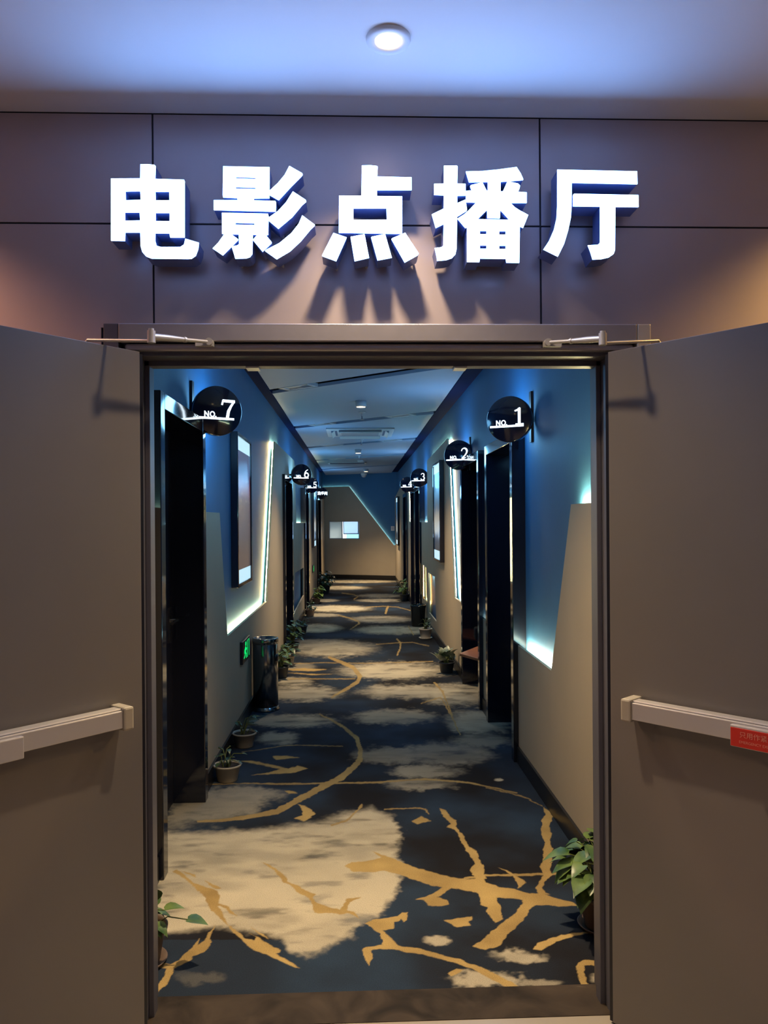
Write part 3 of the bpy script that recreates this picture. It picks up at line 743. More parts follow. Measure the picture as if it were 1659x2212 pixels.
# ---- illuminated characters
LET = {
'电': (225, 345, 7.541, [
  [[(590,75),(720,73),(815,82),(835,100),(828,310),(1300,325),(1308,345),(1308,1262),(1075,1262),(1062,1195),(830,1192),(828,1320),(850,1400),(920,1420),(1240,1420),(1300,1380),(1322,1285),(1540,1350),(1530,1450),(1490,1560),(1420,1608),(1370,1612),(770,1605),(680,1570),(620,1500),(595,1410),(588,1180),(340,1180),(335,1318),(112,1315),(112,305),(588,303)],
   [(343,510),(588,506),(596,652),(348,660)],[(830,515),(1060,515),(1064,660),(834,662)],[(334,853),(578,853),(585,988),(336,993)],[(835,860),(1066,862),(1066,1000),(835,998)]]]),
'影': (450, 350, 6.9125, [
  [[(222,62),(912,76),(910,535),(672,538),(685,572),(1000,580),(1010,600),(1005,735),(82,712),(82,568),(438,567),(430,532),(220,522),(215,490)],
   [(410,218),(706,228),(706,253),(410,244)],[(410,368),(706,376),(706,402),(410,396)]],
  [[(202,757),(890,770),(897,800),(892,1083),(855,1085),(945,1195),(940,1210),(810,1335),(665,1160),(735,1080),(662,1078),(655,1370),(620,1415),(560,1435),(402,1438),(350,1266),(352,1258),(430,1245),(458,1225),(455,1075),(335,1072),(443,1150),(440,1165),(215,1390),(65,1288),(150,1200),(240,1072),(205,1068)],
   [(403,902),(690,910),(690,940),(403,934)]],
  [[(1210,57),(1400,165),(1408,185),(1390,210),(1230,370),(1050,565),(918,490),(915,425),(1040,310),(1140,190)]],
  [[(1262,437),(1455,565),(1460,590),(1400,640),(1250,820),(1045,992),(900,870),(900,828),(1040,730),(1160,600)]],
  [[(1402,795),(1590,935),(1585,950),(1530,1000),(1380,1180),(1220,1330),(1020,1448),(848,1325),(860,1310),(1060,1210),(1240,1060),(1350,920)]]]),
'点': (685, 345, 6.9125, [
  [[(668,85),(800,82),(890,92),(905,105),(897,250),(1410,262),(1410,448),(893,448),(893,542),(1270,547),(1270,1102),(325,1085),(328,537),(662,537)],[(540,722),(1037,720),(1042,895),(540,897)]],
  [[(243,1092),(440,1158),(430,1185),(285,1512),(75,1435),(80,1415)]],[[(500,1150),(708,1110),(775,1462),(560,1512)]],
  [[(808,1160),(820,1148),(1015,1108),(1115,1460),(902,1500)]],[[(1112,1185),(1125,1170),(1315,1090),(1517,1400),(1500,1425),(1308,1532)]]]),
'播': (925, 345, 7.213, [
  [[(247,92),(440,90),(460,105),(452,370),(583,375),(583,552),(453,555),(453,675),(580,620),(605,775),(595,795),(450,885),(443,1380),(425,1470),(370,1530),(280,1560),(140,1572),(130,1500),(102,1375),(210,1362),(238,1335),(243,998),(118,1060),(58,850),(243,760),(245,548),(93,543),(93,375),(245,370)]],
  [[(588,182),(850,175),(1100,150),(1378,113),(1440,210),(1480,300),(1478,312),(1128,338),(1128,492),(1165,492),(1230,348),(1247,336),(1400,370),(1430,400),(1425,440),(1400,498),(1535,508),(1535,668),(1280,668),(1350,740),(1430,790),(1560,860),(1480,1058),(1428,1035),(1420,1602),(1220,1600),(1212,1540),(805,1535),(798,1592),(607,1588),(605,1050),(580,1060),(458,915),(560,850),(640,780),(750,662),(590,655),(588,485),(682,478),(655,410),(665,395),(845,350),(910,480),(930,480),(930,340),(637,345)],
   [(768,925),(920,775),(922,903),(1117,908),(1125,775),(1270,935)],[(806,1103),(912,1103),(912,1160),(806,1160)],[(1106,1108),(1210,1108),(1210,1166),(1106,1166)],[(806,1328),(912,1328),(912,1386),(806,1386)],[(1106,1333),(1210,1333),(1210,1390),(1106,1390)]]]),
'厅': (1155, 350, 6.9125, [
  [[(340,112),(1530,138),(1535,325),(553,305),(552,650),(540,830),(500,1020),(440,1220),(348,1408),(133,1302),(220,1170),(290,1010),(330,840),(340,650)]],
  [[(575,490),(590,472),(1548,492),(1553,668),(1205,665),(1200,1310),(1180,1370),(1110,1420),(1000,1445),(868,1452),(835,1340),(797,1242),(940,1235),(970,1215),(980,1190),(980,660),(578,655)]]]),
}
YLF = 2.272                      # front plane of the characters
ordn = ('first', 'second', 'third', 'fourth', 'last')
def fF(u, v, q): return (u, q, v)
for (ch, (ox, oy, s, polys)), on_ in zip(LET.items(), ordn):
    W_ = [[[on_y(ox+x/s, oy+y/s, YLF) for x, y in L] for L in Pp] for Pp in polys]
    allp = [p for Pp in W_ for p in Pp[0]]
    cx = sum(p[0] for p in allp)/len(allp); cz = sum(p[1] for p in allp)/len(allp)
    root = tag(empty('sign_character', (cx, YF, cz)), 'glowing white character %s, %s of five above the doorway' % (ch, on_), 'sign letter', 'lit characters above the doorway')
    face = MB(); case = MB(); pins = []
    for Pp in W_:
        face.prism(Pp, fF, YLF, YLF+0.004)
        # return: side walls and back, no front
        case.prism(Pp, fF, YLF+0.0042, YLF+0.075)
        p = Pp[0]
        mx = sum(q[0] for q in p)/len(p); mz = sum(q[1] for q in p)/len(p)
        for k in (0, len(p)//2):
            tx, tz = p[k][0]*0.8+mx*0.2, p[k][1]*0.8+mz*0.2
            pins.append(MB().tube([(tx, YLF+0.07, tz), (tx, YF+0.002, tz)], 0.004, 6))
    part(face, 'letter_face', SIGNF, root); part(case, 'letter_return', LETSIDE, root); [part(q, 'standoff', SILVER, root) for q in pins]

# ---- lobby downlight
dlx, dly = on_z(839, 83, ZL)
dl = tag(empty('downlight', (dlx, dly, ZL)), 'round recessed downlight glowing in the lobby ceiling', 'ceiling light')
part(MB().lathe([(0.034, 0.004), (0.036, -0.008), (0.056, -0.010), (0.0585, -0.004), (0.0585, 0.0)], (dlx, dly, ZL), 48), 'trim_ring', LCEIL, dl)
part(MB().lathe([(0.0005, 0.003), (0.034, 0.003)], (dlx, dly, ZL-0.004), 32), 'lens', DLW, dl)

# ================================================================== CORRIDOR THINGS
# ---- ceiling
for i, (x, y) in enumerate(COR_DL):
    d = tag(empty('surface_downlight', (x, y, ZC)), ['surface downlight on the corridor ceiling just inside the doorway', 'surface downlight on the corridor ceiling before the air conditioner', 'surface downlight on the corridor ceiling past the air conditioner', 'surface downlight on the corridor ceiling nearest the end wall'][i], 'ceiling light', 'corridor ceiling lights')
    part(MB().lathe([(0.0, 0.0), (0.06, 0.0), (0.06, -0.06), (0.050, -0.065), (0.046, -0.055)], (x, y, ZC), 28), 'housing', GREYW, d)
    part(MB().lathe([(0.0005, 0), (0.046, 0)], (x, y, ZC-0.0655), 24), 'lens', mat('corridor_lens', (1, 1, 1), 0.5, emit=(1.0, 0.72, 0.38), power=9), d)
for i, (px, py) in enumerate(((782, 890), (781, 949), (776, 984))):
    x, y = on_z(px, py, ZC)
    s = tag(empty('sprinkler', (x, y, ZC)), ['sprinkler head hanging just past the nearest lit downlight', 'sprinkler head hanging past the air conditioner', 'sprinkler head hanging past the farther lit downlight'][i], 'sprinkler', 'ceiling sprinklers')
    part(MB().lathe([(0.0, 0.0), (0.045, 0.0), (0.04, -0.012), (0.014, -0.016), (0.014, -0.05)], (x, y, ZC), 20), 'escutcheon', GREYW, s)
    part(MB().lathe([(0.008, -0.05), (0.008, -0.085), (0.026, -0.088), (0.026, -0.092), (0.0, -0.092)], (x, y, ZC), 16), 'deflector', STEEL, s)
x, y = on_z(779, 994, ZC)
s = tag(empty('smoke_detector', (x, y, ZC)), 'round smoke detector on the corridor ceiling past the downlights', 'smoke detector')
part(MB().lathe([(0.0, 0.0), (0.07, 0.0), (0.07, -0.02), (0.05, -0.04), (0.0, -0.05)], (x, y, ZC), 24), 'body', GREYW, s)
x, y = 0.21, 20.4
s = tag(empty('dome_camera', (x, y, ZC)), 'small white dome camera under the ceiling by the end wall', 'camera')
part(MB().lathe([(0.0, 0.0), (0.08, 0.0), (0.08, -0.05), (0.07, -0.055)], (x, y, ZC), 24), 'mount', WHITE, s)
part(MB().lathe([(0.07, -0.055), (0.062, -0.09), (0.04, -0.115), (0.0, -0.125)], (x, y, ZC), 24), 'dome', GREYW, s)
# cassette air conditioner
ax, ay = 0.065, 11.1
ac = tag(empty('air_conditioner', (ax, ay, ZC)), 'square ceiling cassette air conditioner between the lit downlights', 'air conditioner')
part(MB().box((ax-0.475, ay-0.475, ZC-0.022), (ax+0.475, ay+0.475, ZC)), 'panel', GREYW, ac, 0.006)
part(MB().box((ax-0.27, ay-0.27, ZC-0.028), (ax+0.27, ay+0.27, ZC-0.022)), 'grille', mat('ac_grille', (0.35, 0.37, 0.42), 0.5), ac)
for a in range(4):
    M_ = Matrix.Translation((ax, ay, ZC)) @ Matrix.Rotation(a*PI/2, 4, 'Z')
    tilt = M_ @ Matrix.Translation((0, 0.37, -0.03)) @ Matrix.Rotation(math.radians(-42), 4, 'X')
    part(MB().box((-0.3, -0.042, -0.004), (0.3, 0.042, 0.004), tilt), 'vane', WHITE, ac)
    part(MB().box((-0.3, 0.325, -0.0235), (0.3, 0.41, -0.0215), M_), 'outlet', SLOT, ac)
# ceiling grille and slot diffusers
gx, gy = on_z(750, 1000, ZC)
g = tag(empty('ceiling_grille', (gx, gy, ZC)), 'flat grey return grille in the ceiling near the end wall', 'vent')
gb = MB()
for k in range(6): gb.box((gx-0.38, gy-0.2+k*0.07, ZC-0.010), (gx+0.38, gy-0.16+k*0.07, ZC-0.004))
part(gb, 'slats', SLOT, g); 
gf = MB().box((gx-0.42, gy-0.24, ZC-0.012), (gx-0.38, gy+0.24, ZC)).box((gx+0.38, gy-0.24, ZC-0.012), (gx+0.42, gy+0.24, ZC)).box((gx-0.42, gy-0.24, ZC-0.012), (gx+0.42, gy-0.205, ZC)).box((gx-0.42, gy+0.205, ZC-0.012), (gx+0.42, gy+0.24, ZC))
part(gf, 'frame', GREYW, g)
vents = [(2, -0.55, 'nearest the doorway on the NO. 7 side'), (3, -0.45, 'before the air conditioner, NO. 7 side'), (3, 0.55, 'before the air conditioner, NO. 1 side'), (4, -0.4, 'behind the air conditioner, NO. 7 side'), (4, 0.55, 'behind the air conditioner, NO. 1 side'), (5, -0.4, 'in the fourth visible ceiling slot')]
for k, x, lab in vents:
    yc = SL[k] + SW/2 - KS*(x-XI0)
    M_ = Matrix.Translation((x, yc, ZC)) @ Matrix.Rotation(-math.atan(KS), 4, 'Z')
    v_ = tag(empty('air_diffuser', (x, yc, ZC)), 'small slot diffuser ' + lab, 'vent', 'slot diffusers in the ceiling grooves')
    part(MB().box((-0.17, -0.075, 0.0), (0.17, -0.05, 0.03), M_).box((-0.17, 0.05, 0.0), (0.17, 0.075, 0.03), M_).box((-0.19, -0.075, 0.0), (-0.16, 0.075, 0.03), M_).box((0.16, -0.075, 0.0), (0.19, 0.075, 0.03), M_), 'frame', GREYW, v_)
    part(MB().box((-0.16, -0.05, 0.015), (0.0, 0.05, 0.02), M_), 'blade', WHITE, v_)
    part(MB().box((-0.16, -0.05, 0.028), (0.16, 0.05, 0.09), M_), 'duct', BLACK, v_)

# ---- round number signs
def ribbon(mb, pts, wd, fn, closed=False):
    n = len(pts); L = []; R_ = []
    for i in range(n):
        if closed: a, c = pts[i-1], pts[(i+1) % n]
        else: a, c = pts[max(i-1, 0)], pts[min(i+1, n-1)]
        dx, dy = c[0]-a[0], c[1]-a[1]; l = math.hypot(dx, dy) or 1
        ww = (wd[i] if isinstance(wd, (list, tuple)) else wd)/2
        L.append((pts[i][0]-dy/l*ww, pts[i][1]+dx/l*ww)); R_.append((pts[i][0]+dy/l*ww, pts[i][1]-dx/l*ww))
    vs = [fn(*p) for p in L] + [fn(*p) for p in R_]
    m = n if closed else n-1
    mb.add(vs, [(i, (i+1) % n, n+(i+1) % n, n+i) for i in range(m)])
def arc(cx, cy, rx, ry, a0, a1, k=14): return [(cx+rx*math.cos(math.radians(a0+(a1-a0)*i/k)), cy+ry*math.sin(math.radians(a0+(a1-a0)*i/k))) for i in range(k+1)]
B_ = -0.27
DIG = {
 1: [([(0.27,0.33),(0.40,0.37),(0.50,0.46)], [.06,.08,.05]), ([(0.47,0.45),(0.47,B_)], .115), ([(0.30,-0.25),(0.66,-0.25)], .06)],
 2: [(arc(0.44,0.24,0.19,0.20,175,-10)+[(0.60,0.12),(0.50,-0.03),(0.36,-0.16),(0.27,-0.24)], [.06]*6+[.07,.08,.09,.1,.11,.115,.115,.11,.10,.09,.08,.07,.06]), ([(0.26,-0.23),(0.64,-0.22)], .10), ([(0.645,-0.25),(0.665,-0.05)], .05)],
 3: [(arc(0.44,0.28,0.17,0.17,165,-80), [.06]*7+[.10]*5+[.07]*3), (arc(0.43,-0.06,0.20,0.195,85,-165), [.06]*3+[.11]*7+[.08,.07,.06,.08,.10])],
 4: [([(0.56,0.46),(0.56,B_)], .10), ([(0.55,0.44),(0.22,-0.05)], .05), ([(0.20,-0.06),(0.70,-0.06)], .07), ([(0.42,-0.25),(0.70,-0.25)], .05)],
 5: [([(0.30,0.41),(0.64,0.42)], .09), ([(0.31,0.42),(0.28,0.10)], .05), (arc(0.43,-0.03,0.20,0.20,140,-160), [.05]*3+[.10]*8+[.07,.06,.07,.09])],
 6: [(arc(0.46,-0.04,0.19,0.205,0,360,22)[:-1], .10), ([(0.285,-0.02),(0.30,0.15),(0.38,0.32),(0.52,0.44),(0.62,0.46)], [.10,.10,.085,.06,.04])],
 7: [([(0.16,0.24),(0.21,0.44)], .07), ([(0.19,0.41),(0.70,0.40)], .11), ([(0.67,0.41),(0.53,0.20),(0.43,0.0),(0.38,B_)], [.07,.09,.115,.12])],
}
def number_sign(n, px, py, y, side, lab):
    R_ = 0.140
    x, z = on_y(px, py, y)
    yaw = math.radians(27)*(1 if side < 0 else -1)
    root = tag(empty('room_sign', (x, y, z), yaw), lab, 'sign', 'round black door signs')
    # drum: axis along local -y
    Md = Matrix.Rotation(PI/2, 4, 'X')
    hs = MB().lathe([(0.0, -0.048), (R_-0.004, -0.048), (R_, -0.044), (R_, -0.004), (R_-0.004, 0.0), (0.0, 0.0)], (0, 0, 0), 56, Matrix.Rotation(PI/2, 4, 'X'))
    drum = hs.build('drum', mat('sign_black', (0.007, 0.011, 0.040), 0.12, coat=0.3), root)  # navy tint puts a blue reflection into the black
    def fn(u, v): return (u*R_, -0.0022, v*R_)
    lt = MB()
    if n:
        ribbon(lt, [(-0.84,-0.315),(0.66,-0.315)], 0.085, fn)
        ribbon(lt, [(-0.545,-0.27),(-0.545,-0.04)], .042, fn); ribbon(lt, [(-0.395,-0.27),(-0.395,-0.04)], .042, fn); ribbon(lt, [(-0.55,-0.05),(-0.39,-0.26)], .045, fn)
        ribbon(lt, arc(-0.235,-0.155,0.085,0.098,0,360,18)[:-1], .042, fn, True)
        ribbon(lt, [(-0.10,-0.275),(-0.10,-0.225)], .05, fn)
        for k, (pts, wd) in enumerate(DIG[n]): ribbon(lt, pts, wd, fn, n == 6 and k == 0)
        lt.build('lettering', NUM, drum)
    else:
        text_mesh('洗手间', 0.088, lambda u, v: Vector((u-0.13, -0.0022, v-0.03)), 'lettering', NUM, drum, bold=0.0018)
    # added blue lamp hanging behind the sign, tints the corridor blue
    lamp('sign_light', 'POINT', (x - side*0.09, y+0.34, z+0.02), 13.0, (0.20, 0.58, 1.0), None, 0.17)
    # wall bar and arm, built square to the wall
    xb = XLB if side < 0 else XRB
    Mi = root.matrix_basis.inverted() if False else (Matrix.Translation((x, y, z)) @ Matrix.Rotation(yaw, 4, 'Z')).inverted()
    x0, x1 = sorted((xb, xb - side*0.014))
    MB().box((x0, y+0.0, z-0.14), (x1, y+0.05, z+0.17), Mi).build('wall_bar', BLACK, root)
    MB().tube([Mi @ Vector((xb-side*0.005, y+0.025, z)), Mi @ Vector((x-(-side)*0.02, y+0.025, z))], 0.012).build('arm', BLACK, root)
    return root
number_sign(7, 471, 887, 4.36, -1, 'round black glowing sign reading NO. 7')
number_sign(1, 1099, 905, 4.66, 1, 'round black glowing sign reading NO. 1')
number_sign(2, 989.5, 983, 7.20, 1, 'round black glowing sign reading NO. 2')
number_sign(3, 904.8, 1032, 11.5, 1, 'round black glowing sign reading NO. 3')
number_sign(4, 879, 1046.6, 13.9, 1, 'round black glowing sign reading NO. 4')
number_sign(6, 652.3, 1025.3, 10.2, -1, 'round black glowing sign reading NO. 6')
number_sign(5, 673.5, 1048.4, 13.95, -1, 'round black glowing sign reading NO. 5')
number_sign(0, 696.4, 1065.8, 18.6, -1, 'round black glowing restroom sign with three characters')

# ---- poster light boxes
def poster_mat(name, stops):
    m = bpy.data.materials.new(name); m.use_nodes = True; nt = m.node_tree; b = nt.nodes['Principled BSDF']
    tc = nt.nodes.new('ShaderNodeTexCoord'); sx = nt.nodes.new('ShaderNodeSeparateXYZ'); nt.links.new(tc.outputs['Generated'], sx.inputs[0])
    n = nt.nodes.new('ShaderNodeTexNoise'); n.inputs['Scale'].default_value = 5; n.inputs['Detail'].default_value = 5; nt.links.new(tc.outputs['Generated'], n.inputs['Vector'])
    ad = nt.nodes.new('ShaderNodeMath'); ad.operation = 'MULTIPLY_ADD'; ad.inputs[1].default_value = 0.28; nt.links.new(n.outputs['Fac'], ad.inputs[0])
    sb = nt.nodes.new('ShaderNodeMath'); sb.operation = 'SUBTRACT'; nt.links.new(sx.outputs['Z'], sb.inputs[0]); sb.inputs[1].default_value = 0.14
    nt.links.new(sb.outputs[0], ad.inputs[2])
    cr = nt.nodes.new('ShaderNodeValToRGB'); nt.links.new(ad.outputs[0], cr.inputs['Fac'])
    els = cr.color_ramp.elements
    els[0].position, els[0].color = stops[0][0], (*stops[0][1], 1); els[1].position, els[1].color = stops[-1][0], (*stops[-1][1], 1)
    for p, c in stops[1:-1]: e = els.new(p); e.color = (*c, 1)
    b.inputs['Base Color'].default_value = (0.02, 0.02, 0.02, 1); b.inputs['Roughness'].default_value = 0.2
    nt.links.new(cr.outputs['Color'], b.inputs['Emission Color']); b.inputs['Emission Strength'].default_value = 0.28
    return m
PM1 = poster_mat('poster_purple', [(0.0, (0.30,0.24,0.24)), (0.22, (0.33,0.27,0.26)), (0.42, (0.36,0.30,0.36)), (0.58, (0.42,0.34,0.40)), (0.70, (0.58,0.22,0.34)), (0.82, (0.20,0.16,0.42)), (1.0, (0.24,0.25,0.42))])
PM2 = poster_mat('poster_bluewhite', [(0.0, (0.10,0.14,0.20)), (0.18, (0.12,0.18,0.30)), (0.26, (1.4,1.5,1.4)), (0.42, (1.3,1.2,1.0)), (0.55, (0.30,0.45,0.65)), (0.75, (0.12,0.40,0.80)), (1.0, (0.15,0.45,0.85))])
BARM = mat('poster_lit_band', (0.2, 0.2, 0.2), 0.3, emit=(0.55, 0.85, 1.0), power=0.95)
def poster(side, xw, y0, y1, z0, z1, pm, lab):
    yc = (y0+y1)/2; root = tag(empty('poster_light_box', (xw, yc, z0)), lab, 'light box', 'film poster light boxes')
    t = 0.055; xa = xw; xz = xw - side*t
    lo, hi = min(xa, xz), max(xa, xz)
    fb = 0.028
    f_ = MB().box((lo, y0, z0), (hi, y0+fb, z1)).box((lo, y1-fb, z0), (hi, y1, z1)).box((lo, y0+fb, z0), (hi, y1-fb, z0+fb)).box((lo, y0+fb, z1-fb), (hi, y1-fb, z1))
    part(f_, 'frame', GLOSS, root, 0.004)
    xs0 = xz + side*0.012; a, c = sorted((xs0, xa))
    hb = (z1-z0)*0.085
    part(MB().box((a, y0+fb, z0+fb+hb), (c, y1-fb, z1-fb-hb)), 'poster', pm, root)
    part(MB().box((a, y0+fb, z1-fb-hb), (c, y1-fb, z1-fb)), 'lit_band', BARM, root)
    part(MB().box((a, y0+fb, z0+fb), (c, y1-fb, z0+fb+hb)), 'lit_band', BARM, root)
poster(-1, XLB, 5.74, 6.50, 1.065, 2.23, PM1, 'purple film poster light box beyond the NO. 7 door')
poster(1, XR, 8.98, 9.76, 1.065, 2.27, PM2, 'blue and white film poster light box beyond the NO. 2 door')
poster(-1, XL, 15.1, 15.95, 1.05, 2.2, PM2, 'pale film poster light box between the NO. 5 and restroom doors')
poster(1, XR, 18.2, 19.0, 0.98, 2.15, PM2, 'narrow-looking film poster light box beside the blue end wall')

# ---- low exit signs
def exit_sign(y0, y1, z0, z1, lab):
    root = tag(empty('exit_sign', (XL, (y0+y1)/2, z0)), lab, 'exit sign', 'green low exit signs')
    part(MB().box((XL, y0, z0), (XL+0.022, y1, z1)), 'case', BLACK, root, 0.003)
    w_, h_ = y1-y0, z1-z0
    def fn(u, v): return (XL+0.0232, y0+u*w_, z0+v*h_)
    g = MB()
    ribbon(g, arc(0.40,0.80,0.035,0.08,0,360,10)[:-1], .05, fn, True)
    for pts, wd in (([(0.38,0.68),(0.34,0.42)], .10), ([(0.40,0.64),(0.50,0.50),(0.56,0.58)], .05), ([(0.36,0.64),(0.24,0.56),(0.20,0.42)], .05), ([(0.35,0.44),(0.46,0.32),(0.44,0.14)], .06), ([(0.34,0.42),(0.24,0.28),(0.14,0.22)], .06)): ribbon(g, pts, wd, fn)
    for pts in ([(0.62,0.12),(0.62,0.88),(0.86,0.88),(0.86,0.12)],): ribbon(g, pts, .045, fn)
    part(g, 'pictogram', GREEN, root)
exit_sign(5.79, 6.17, 0.485, 0.655, 'green glowing exit sign low on the wall before the steel bin')
exit_sign(15.2, 15.5, 0.55, 0.70, 'tiny green exit sign low on the wall below the pale poster')
# wall plate on the blue end wall
sx, sz = on_b(848.5, 1141.5)
sw = tag(empty('wall_switch', (sx, yb(sx)+0.05, sz)), 'small white wall plate on the blue end wall', 'switch')
part(MB().prism([(sx-0.045, sz-0.06), (sx+0.045, sz-0.06), (sx+0.045, sz+0.06), (sx-0.045, sz+0.06)], fB, 0.038, 0.05), 'plate', WHITE, sw)
part(MB().prism([(sx-0.025, sz-0.04), (sx+0.025, sz-0.04), (sx+0.025, sz+0.04), (sx-0.025, sz+0.04)], fB, 0.033, 0.038), 'rocker', GREYW, sw)

# ---- steel ash bin
bx, by = -0.762, 6.42
bn = tag(empty('litter_bin', (bx, by, 0)), 'tall stainless steel cylinder bin by the wall below the exit sign', 'bin')
part(MB().lathe([(0.0, 0.03), (0.104, 0.03), (0.104, 0.545), (0.1, 0.55)], (bx, by, 0), 48), 'body', CHROME, bn)
part(MB().lathe([(0.0, 0.0), (0.116, 0.0), (0.116, 0.012), (0.108, 0.018), (0.108, 0.03), (0.104, 0.032)], (bx, by, 0), 48), 'base_ring', CHROME, bn)
part(MB().lathe([(0.104, 0.545), (0.108, 0.55), (0.108, 0.585), (0.104, 0.595), (0.094, 0.595), (0.088, 0.575), (0.0, 0.572)], (bx, by, 0), 48), 'ash_tray', CHROME, bn)
part(MB().lathe([(0.0, 0.012), (0.028, 0.010), (0.032, 0.0)], (0, 0, 0), 24, Matrix.Translation((bx+0.096, by-0.035, 0.435)) @ Matrix.Rotation(math.radians(-20), 4, 'Z') @ Matrix.Rotation(PI/2, 4, 'Y')), 'opening_flap', BLACK, bn)

# ---- brown bench corner in the open doorway
fo = tag(empty('footrest', (1.25, 6.8, 0)), 'brown leatherette bench corner sticking out of the NO. 2 doorway', 'bench')
top = [(0.888, 6.66), (1.016, 6.38), (1.20, 6.40), (1.70, 6.50), (1.70, 7.22), (1.25, 7.22), (1.12, 7.05)]
part(MB().prism(top, lambda u, v, q: (u, v, q), 0.378, 0.402), 'seat', BROWN, fo, 0.006)
part(MB().box((1.22, 6.52, 0.0), (1.62, 7.15, 0.378)), 'base', BLACK, fo)
part(MB().box((1.14, 7.08, 0.402), (1.62, 7.20, 0.52)), 'pillow', mat('pale_pillow', (0.5, 0.52, 0.46), 0.7), fo, 0.02)

# ---- potted plants
def heart_leaf(mb, base, dirv, up, size, fold=0.25, droop=0.3):
    d = dirv.normalized(); s = d.cross(up)
    if s.length < 1e-3: s = Vector((1, 0, 0))
    s.normalize(); n = s.cross(d)
    prof = [(0.0, 0.0), (-0.06, 0.20), (0.06, 0.36), (0.28, 0.42), (0.52, 0.34), (0.76, 0.18), (1.0, 0.0)]
    mid = []; L = []; R_ = []
    for t, wv in prof:
        tt = max(t, 0)
        c = base + d*(t*size) - n*(droop*size*tt*tt)
        mid.append(base + d*(tt*size) - n*(droop*size*tt*tt)); L.append(c + s*(wv*size) + n*(fold*wv*size)); R_.append(c - s*(wv*size) + n*(fold*wv*size))
    k = len(prof); vs = mid + L + R_; fs = []
    for i in range(k-1):
        fs.append((i, i+1, k+i+1, k+i)); fs.append((i+1, i, 2*k+i, 2*k+i+1))
    mb.add(vs, fs, True)
def pot_prof(r, h): return [(0.0, 0.0), (r*0.68, 0.0), (r*0.72, 0.006), (r*0.90, h*0.86), (r*1.0, h*0.88), (r*1.02, h*0.98), (r*0.98, h), (r*0.90, h*0.985), (r*0.86, h*0.88)]
def plant(x, y, r, h, lab, potc, nleaf, spread, height, lsize, lm, seed, saucer=False, kind='pothos', group='potted plants along the corridor', leaves=None, wallside=0, zlo=0.12):
    rnd = random.Random(seed)
    root = tag(empty('potted_plant', (x, y, 0)), lab, 'plant', group)
    z0 = 0.0
    if saucer:
        MB().lathe([(0.0, 0.0), (r*0.85, 0.0), (r*1.0, 0.016), (r*0.97, 0.018), (r*0.82, 0.006), (0, 0.006)], (0, 0, 0), 32).build('saucer', potc, root); z0 = 0.006
    pot = MB().lathe(pot_prof(r, h), (0, 0, z0), 36).build('pot', potc, root)
    MB().lathe([(0.0, h*0.90), (r*0.88, h*0.86)], (0, 0, z0), 20).build('soil', SOIL, pot)
    lf = MB(); st = MB()
    xmin = (XL+0.02 - x) if wallside < 0 else -9; xmax = (XR-0.02 - x) if wallside > 0 else 9
    def put(tip, dirv, size):
        b0 = Vector((rnd.uniform(-.3, .3)*r, rnd.uniform(-.3, .3)*r, z0+h*0.88))
        mid = b0.lerp(tip, 0.5) + Vector((0, 0, 0.25*abs(tip.z-b0.z)+0.02))
        st.tube([b0, mid, tip], 0.0022 if lsize > 0.05 else 0.003, 5, False)
        heart_leaf(lf, tip, dirv, Vector((0, 0, 1)), size, rnd.uniform(.12, .4), rnd.uniform(.1, .5))
    for i in range(nleaf):
        a = rnd.uniform(0, 2*PI); rr = spread*math.sqrt(rnd.uniform(0.02, 1)); t = rnd.uniform(0, 1)
        tip = Vector((rr*math.cos(a), rr*math.sin(a), z0+h*0.95 + height*(zlo+(1-zlo)*t)*(1-0.45*(rr/spread)**2)))
        if kind == 'spike':
            dv = Vector((math.cos(a)*0.5, math.sin(a)*0.5, 0.9))
        else:
            dv = Vector((math.cos(a), math.sin(a), rnd.uniform(-0.5, 0.35)))
        sz = lsize*rnd.uniform(0.7, 1.15)
        e_ = tip + dv.normalized()*sz
        if not (xmin < tip.x < xmax): tip.x = min(max(tip.x, xmin+0.02), xmax-0.02)
        if not (xmin < e_.x < xmax): dv.x *= -1 if abs(dv.x) > 0.15 else 0
        tip.x = min(max(tip.x, xmin+0.45*sz), xmax-0.45*sz)
        put(tip, dv, sz)
    for (tx, ty, tz, dx, dy, dz, sz) in (leaves or []): put(Vector((tx, ty, tz)), Vector((dx, dy, dz)), sz)
    lf.build('foliage', lm, root); st.build('stems', STEM, root)
    return root
PB = mat('brown_pot', (0.13, 0.085, 0.06), 0.5); PC = mat('cream_pot', (0.42, 0.37, 0.30), 0.5); PW = mat('white_pot', (0.62, 0.54, 0.44), 0.5)
PGR = mat('dark_grey_pot', (0.05, 0.055, 0.065), 0.5); PT = mat('terracotta_pot', (0.30, 0.19, 0.14), 0.6); PBK = mat('black_glossy_planter', (0.010, 0.011, 0.014), 0.18)
plant(0.925, 2.90, 0.092, 0.125, 'lush green pothos in a brown pot just inside the doorway, NO. 1 side', PB, 60, 0.145, 0.235, 0.085, LEAFG, 3, True, wallside=1, zlo=0.42)
plant(-0.77, 2.74, 0.092, 0.125, 'trailing pothos half hidden behind the leaf with the plain push bar', PB, 9, 0.07, 0.10, 0.06, LEAFG, 5, True, wallside=-1,
      leaves=[(0.065, -0.05, 0.245, 0.1, -0.3, 0.75, .06), (0.085, 0.0, 0.185, 0.9, 0.1, 0.22, .068), (0.165, 0.0, 0.150, 1, -0.1, -0.02, .075), (0.05, -0.04, 0.16, 0.8, -0.3, -0.5, .06), (0.05, 0.02, 0.17, 0.8, 0.3, -0.1, .06)])
plant(-0.785, 4.66, 0.084, 0.10, 'cream pot with sparse withered plant just past the NO. 7 door', PC, 12, 0.09, 0.14, 0.035, LEAFD, 11, wallside=-1)
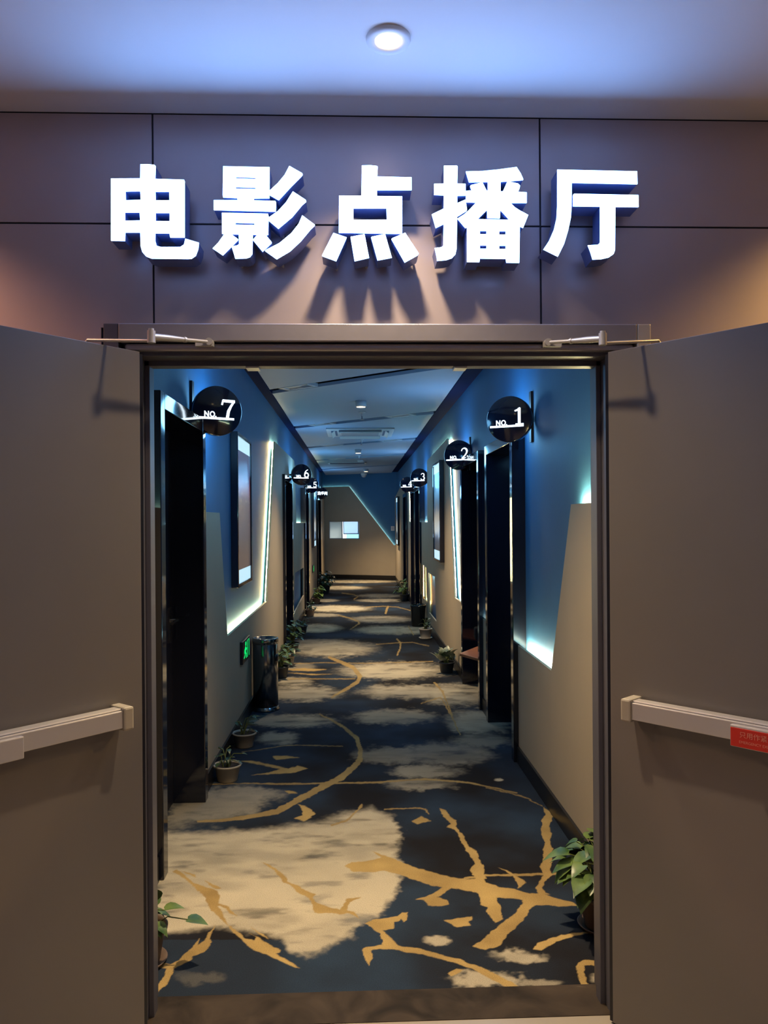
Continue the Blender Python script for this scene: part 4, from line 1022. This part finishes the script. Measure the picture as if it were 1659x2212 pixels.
plant(-0.785, 5.36, 0.084, 0.10, 'cream pot with thin stems between the NO. 7 door and the bin', PC, 12, 0.09, 0.16, 0.035, LEAFD, 12, wallside=-1)
plant(-0.765, 7.72, 0.085, 0.115, 'green leafy plant right behind the steel bin', PGR, 30, 0.11, 0.20, 0.075, LEAFG, 13, wallside=-1)
plant(-0.755, 8.35, 0.085, 0.11, 'dark leafy plant second behind the steel bin', PC, 26, 0.11, 0.20, 0.075, LEAFD, 14, wallside=-1)
plant(-0.775, 9.25, 0.085, 0.11, 'dark leafy plant in front of the NO. 6 door', PGR, 34, 0.12, 0.28, 0.08, LEAFD, 15, wallside=-1)
plant(-0.775, 10.65, 0.095, 0.13, 'dark grey pot with small drooping plant just past the NO. 6 door', PGR, 14, 0.10, 0.16, 0.05, LEAFD, 16, wallside=-1)
plant(-0.775, 12.75, 0.085, 0.11, 'terracotta pot with small plant in front of the NO. 5 door', PT, 18, 0.10, 0.20, 0.06, LEAFD, 17, wallside=-1)
plant(-0.77, 14.7, 0.085, 0.10, 'light green leafy plant just past the NO. 5 door', PT, 24, 0.13, 0.30, 0.12, LEAFG, 18, wallside=-1)
plant(-0.70, 16.9, 0.13, 0.16, 'bushy dark plant by the restroom doorway', PGR, 70, 0.22, 0.36, 0.10, LEAFD, 19, wallside=-1)
plant(0.915, 7.86, 0.085, 0.11, 'spiky variegated plant just past the NO. 2 doorway', PGR, 34, 0.105, 0.13, 0.085, LEAFV, 20, kind='spike', wallside=1)
plant(0.905, 10.15, 0.09, 0.13, 'white pot with small plant before the black planter', PW, 14, 0.09, 0.16, 0.05, LEAFD, 21, True, wallside=1)
plant(0.93, 15.0, 0.10, 0.13, 'dark bushy plant past the NO. 4 door', PGR, 40, 0.16, 0.34, 0.10, LEAFD, 23, wallside=1)
# black planter
root = tag(empty('planter', (0.905, 11.35, 0)), 'tall black glossy planter in front of the NO. 3 door', 'planter')
prof = [(0.0, 0.0), (0.088, 0.0), (0.094, 0.008), (0.114, 0.28), (0.119, 0.285), (0.119, 0.318), (0.112, 0.32), (0.108, 0.29), (0.0, 0.285)]
MB().lathe(prof, (0, 0, 0), 36).build('pot', PBK, root)
lf = MB(); rnd = random.Random(4)
for i in range(12):
    a = rnd.uniform(0, 2*PI); heart_leaf(lf, Vector((0.07*math.cos(a), 0.07*math.sin(a), 0.29+rnd.uniform(0, .05))), Vector((math.cos(a)*0.6, math.sin(a), rnd.uniform(.1, .6))), Vector((0, 0, 1)), 0.055)
lf.build('foliage', LEAFD, root)
